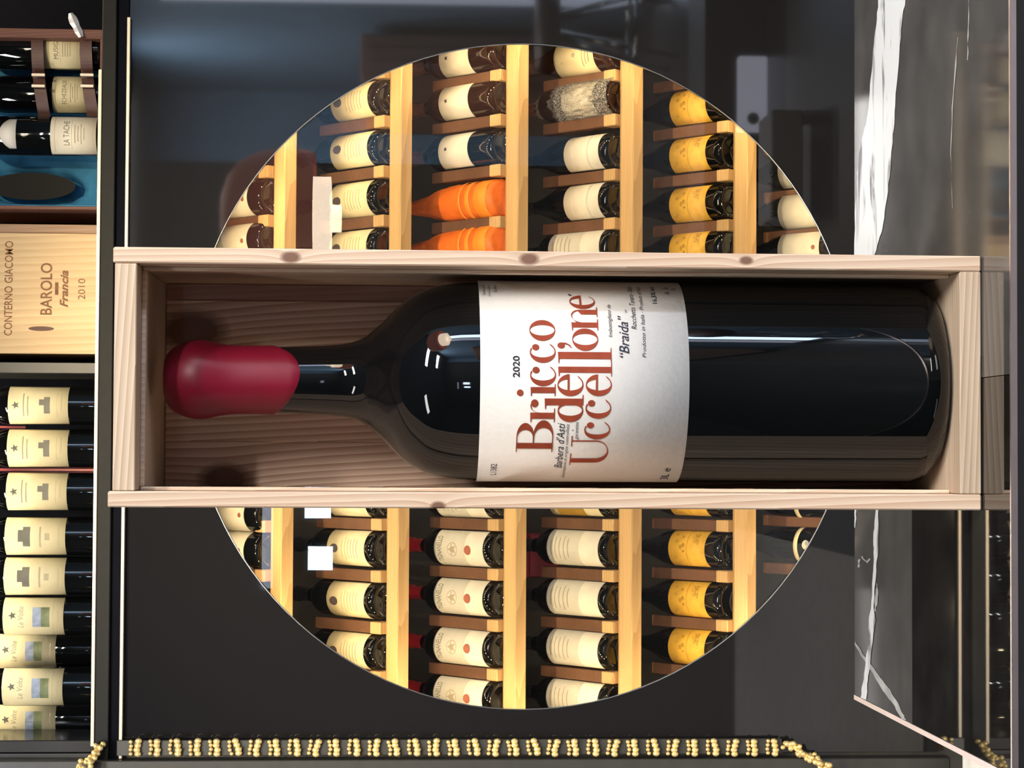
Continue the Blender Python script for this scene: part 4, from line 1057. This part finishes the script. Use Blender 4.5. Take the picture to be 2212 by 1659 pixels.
# pendant lamp with brown glass shade
q = V(575, 470, 9.0); k = 9.0/F
pl_ = thing('pendant_lamp', 'brown glass dome pendant lamp with cream diffuser, seen as a reflection', 'lamp', (q.x, q.y, CEIL))
zt_ = V(478, 470, 9.0).z-CEIL; zb_ = V(680, 470, 9.0).z-CEIL; Rl = 150*k
pr = []
for i in range(13):
    a = PI/2*i/12*1.12; pr.append((Rl*min(1, sin(a)**0.8 if a < PI/2 else 1-0.10*(a-PI/2)), zt_-(zt_-zb_)*(1-cos(min(a, PI/2)))**0.9 if a < PI/2 else zb_-0.0))
pr = [(0, zt_), (Rl*.35, zt_-.004), (Rl*.60, zt_-.03), (Rl*.80, zt_-.08), (Rl*.93, zt_-.16), (Rl, zt_-.27), (Rl*.99, zb_+.04), (Rl*.93, zb_), (Rl*.85, zb_)]
link('shade', lathe('shade', pr, 40), M['lamp_brown'], pl_)
link('diffuser', lathe('diffuser', [(0, zb_+0.01), (Rl*.60, zb_+0.01), (Rl*.60, zb_-0.072), (Rl*.20, zb_-0.074), (Rl*.20, zb_-0.12), (0, zb_-0.12)], 32, False), M['lamp_cream'], pl_)
link('cord', tube('cord', [(0, 0, zt_-0.002), (0.01, 0, zt_*0.5), (0, 0, 0)], 0.004), M['lacquer'], pl_)
# bright shop-front panes on the rear wall
def rear_pane(nm, pxt, pxb, yl, yr, mat, Yv=12.9):
    a, b = V(pxb, yl, Yv), V(pxt, yr, Yv)
    o = struct(nm, boxm(nm, (a.x-0.03, YB+0.002, a.z-0.03), (b.x+0.03, YB+0.02, b.z+0.03)), M['charcoal'])
    link('pane', boxm('pane', (a.x, YB+0.02, a.z), (b.x, YB+0.03, b.z)), mat, o)
rear_pane('window_2', 655, 712, 1122, 1050, M['daylight'])
rear_pane('window_3', 662, 716, 1236, 1184, M['daylight'])
rear_pane('window_4', 562, 584, 1276, 1050, M['daylight_dim'])
# brown sideboard under the blue wall
a = V(1180, 165, 11.0); b = V(782, -260, 11.0)
sb_ = thing('sideboard', 'brown wooden sideboard by the blue wall, seen as a reflection', 'sideboard', ((a.x+b.x)/2, a.y, ZF))
b.x = min(b.x, XR-0.05)
link('body', rel(boxm('body', (a.x, YB+0.02, ZF+0.05), (b.x, a.y, b.z), 0.01), sb_), M['sideboard'], sb_)
for i in range(3):
    w3 = (b.x-a.x)/3
    d = link('door', rel(boxm('door', (a.x+w3*i+0.01, a.y+0.001, ZF+0.10), (a.x+w3*(i+1)-0.01, a.y+0.02, b.z-0.04), 0.004), sb_), M['sideboard'], sb_)
# chrome-legged stool
q = V(1450, 60, 9.4)
stl = thing('stool', 'dark stool with bright chrome legs, seen as a reflection', 'stool', (q.x, q.y, ZF))
link('seat', lathe('seat', [(0, 0.56), (0.20, 0.56), (0.23, 0.59), (0.23, 0.63), (0.20, 0.66), (0, 0.67)], 28), M['leather'], stl)
for i in range(4):
    a = PI/4+PI/2*i; link('leg', tube('leg', [(0.06*cos(a), 0.06*sin(a), 0.56), (0.24*cos(a), 0.24*sin(a), 0.0)], 0.014), M['chrome'], stl)
link('foot_ring', tube('foot_ring', [(0.19*cos(2*PI*i/24), 0.19*sin(2*PI*i/24), 0.2) for i in range(25)], 0.010), M['chrome'], stl)
# low dark plinth with a small lit display, grey bench beside it
a = V(1690, 530, 7.0); b = V(1530, -60, 7.0)
sv = thing('low_plinth', 'low black display plinth on the floor, seen as a reflection', 'plinth', ((a.x+b.x)/2, a.y, ZF))
link('body', rel(boxm('body', (a.x, a.y-0.4, ZF+0.001), (b.x, a.y, b.z), 0.01), sv), M['lacquer'], sv)
link('top_edge', rel(boxm('top_edge', (a.x-0.005, a.y-0.405, b.z+0.0005), (b.x+0.005, a.y+0.005, b.z+0.012), 0.003), sv), M['charcoal'], sv)
a = V(1658, 283, 6.95); b = V(1596, 120, 6.95)
dv = thing('lit_display', 'small backlit white display with one round dark dial, seen as a reflection', 'display', ((a.x+b.x)/2, a.y, (a.z+b.z)/2))
link('body', rel(boxm('body', (a.x, a.y-0.045, a.z), (b.x, a.y, b.z), 0.006, 2), dv), M['white_lit'], dv)
dl = link('dial', lathe('dial', [(0, 0.008), (0.019, 0.008), (0.022, 0.0), (0, 0.0)], 20), M['lacquer'], dv)
q = V(1627, 256, 6.95); dl.location = q-Vector(dv.location)+Vector((0, 0.0005, 0)); dl.rotation_euler = (-PI/2, 0, 0)
a = V(1735, 472, 6.1); b = V(1666, 236, 6.1); c = V(1764, 246, 6.1)
sp = thing('grey_bench', 'pale grey bench slab with narrow legs, seen as a reflection', 'bench', ((a.x+b.x)/2, a.y, ZF))
link('slab', rel(boxm('slab', (a.x, a.y-0.22, a.z), (b.x, a.y, b.z), 0.006), sp), M['grey_lit'], sp)
for lx in (a.x, b.x-0.016):
    link('leg', rel(boxm('leg', (lx, a.y-0.2, ZF+0.0005), (lx+0.016, a.y-0.002, a.z-0.0005), 0.003), sp), M['grey_lit'], sp)
# added white strip shaped like a glass reflection at the velvet case corner
q = P(160, 60, YP+0.02)
rb = thing('reflection_strip', 'added white strip standing in for a glass reflection at the velvet case corner', 'ribbon', q)
vs, fs = [], []; pts = [(152, 28, 8), (156, 38, 17), (160, 48, 19), (165, 58, 15), (170, 68, 17), (175, 80, 10)]
for i, (px, py, w_) in enumerate(pts):
    d = 0.006*((-1)**i)
    for k_, (o1, o2) in enumerate(((-w_/2, 0), (0, -0.010), (w_/2, 0))):
        vs.append(P(px+o1, py-o1*0.3, YP+0.018+d+o2)); vs.append(P(px+o1, py-o1*0.3, YP+0.0195+d+o2))
n = len(pts)
for i in range(n-1):
    for k_ in range(2):
        a = i*6+k_*2; b = a+6
        fs += [(a, a+2, b+2, b), (a+1, b+1, b+3, a+3)]
    a = i*6; fs += [(a, a+6, a+7, a+1), (a+4, a+5, a+11, a+10)]
link('strip', rel(fixn(mesh('strip', vs, fs)), rb), M['white_plastic'], rb)

# added sheet between counter and cabinet; the lit floor is its pale colour
rn = tag(link('lit_floor_sheet', boxm('lit_floor_sheet', (-2.4, 1.75, ZF+0.0005), (-0.30, 4.5, ZF+0.008), 0.003), plain('lit_floor_grey', (0.70, 0.69, 0.68), 0.9, var=0.1, scale=30)), 'added pale sheet in place of lit floor before the cabinet, seen as a reflection', 'floor sheet')
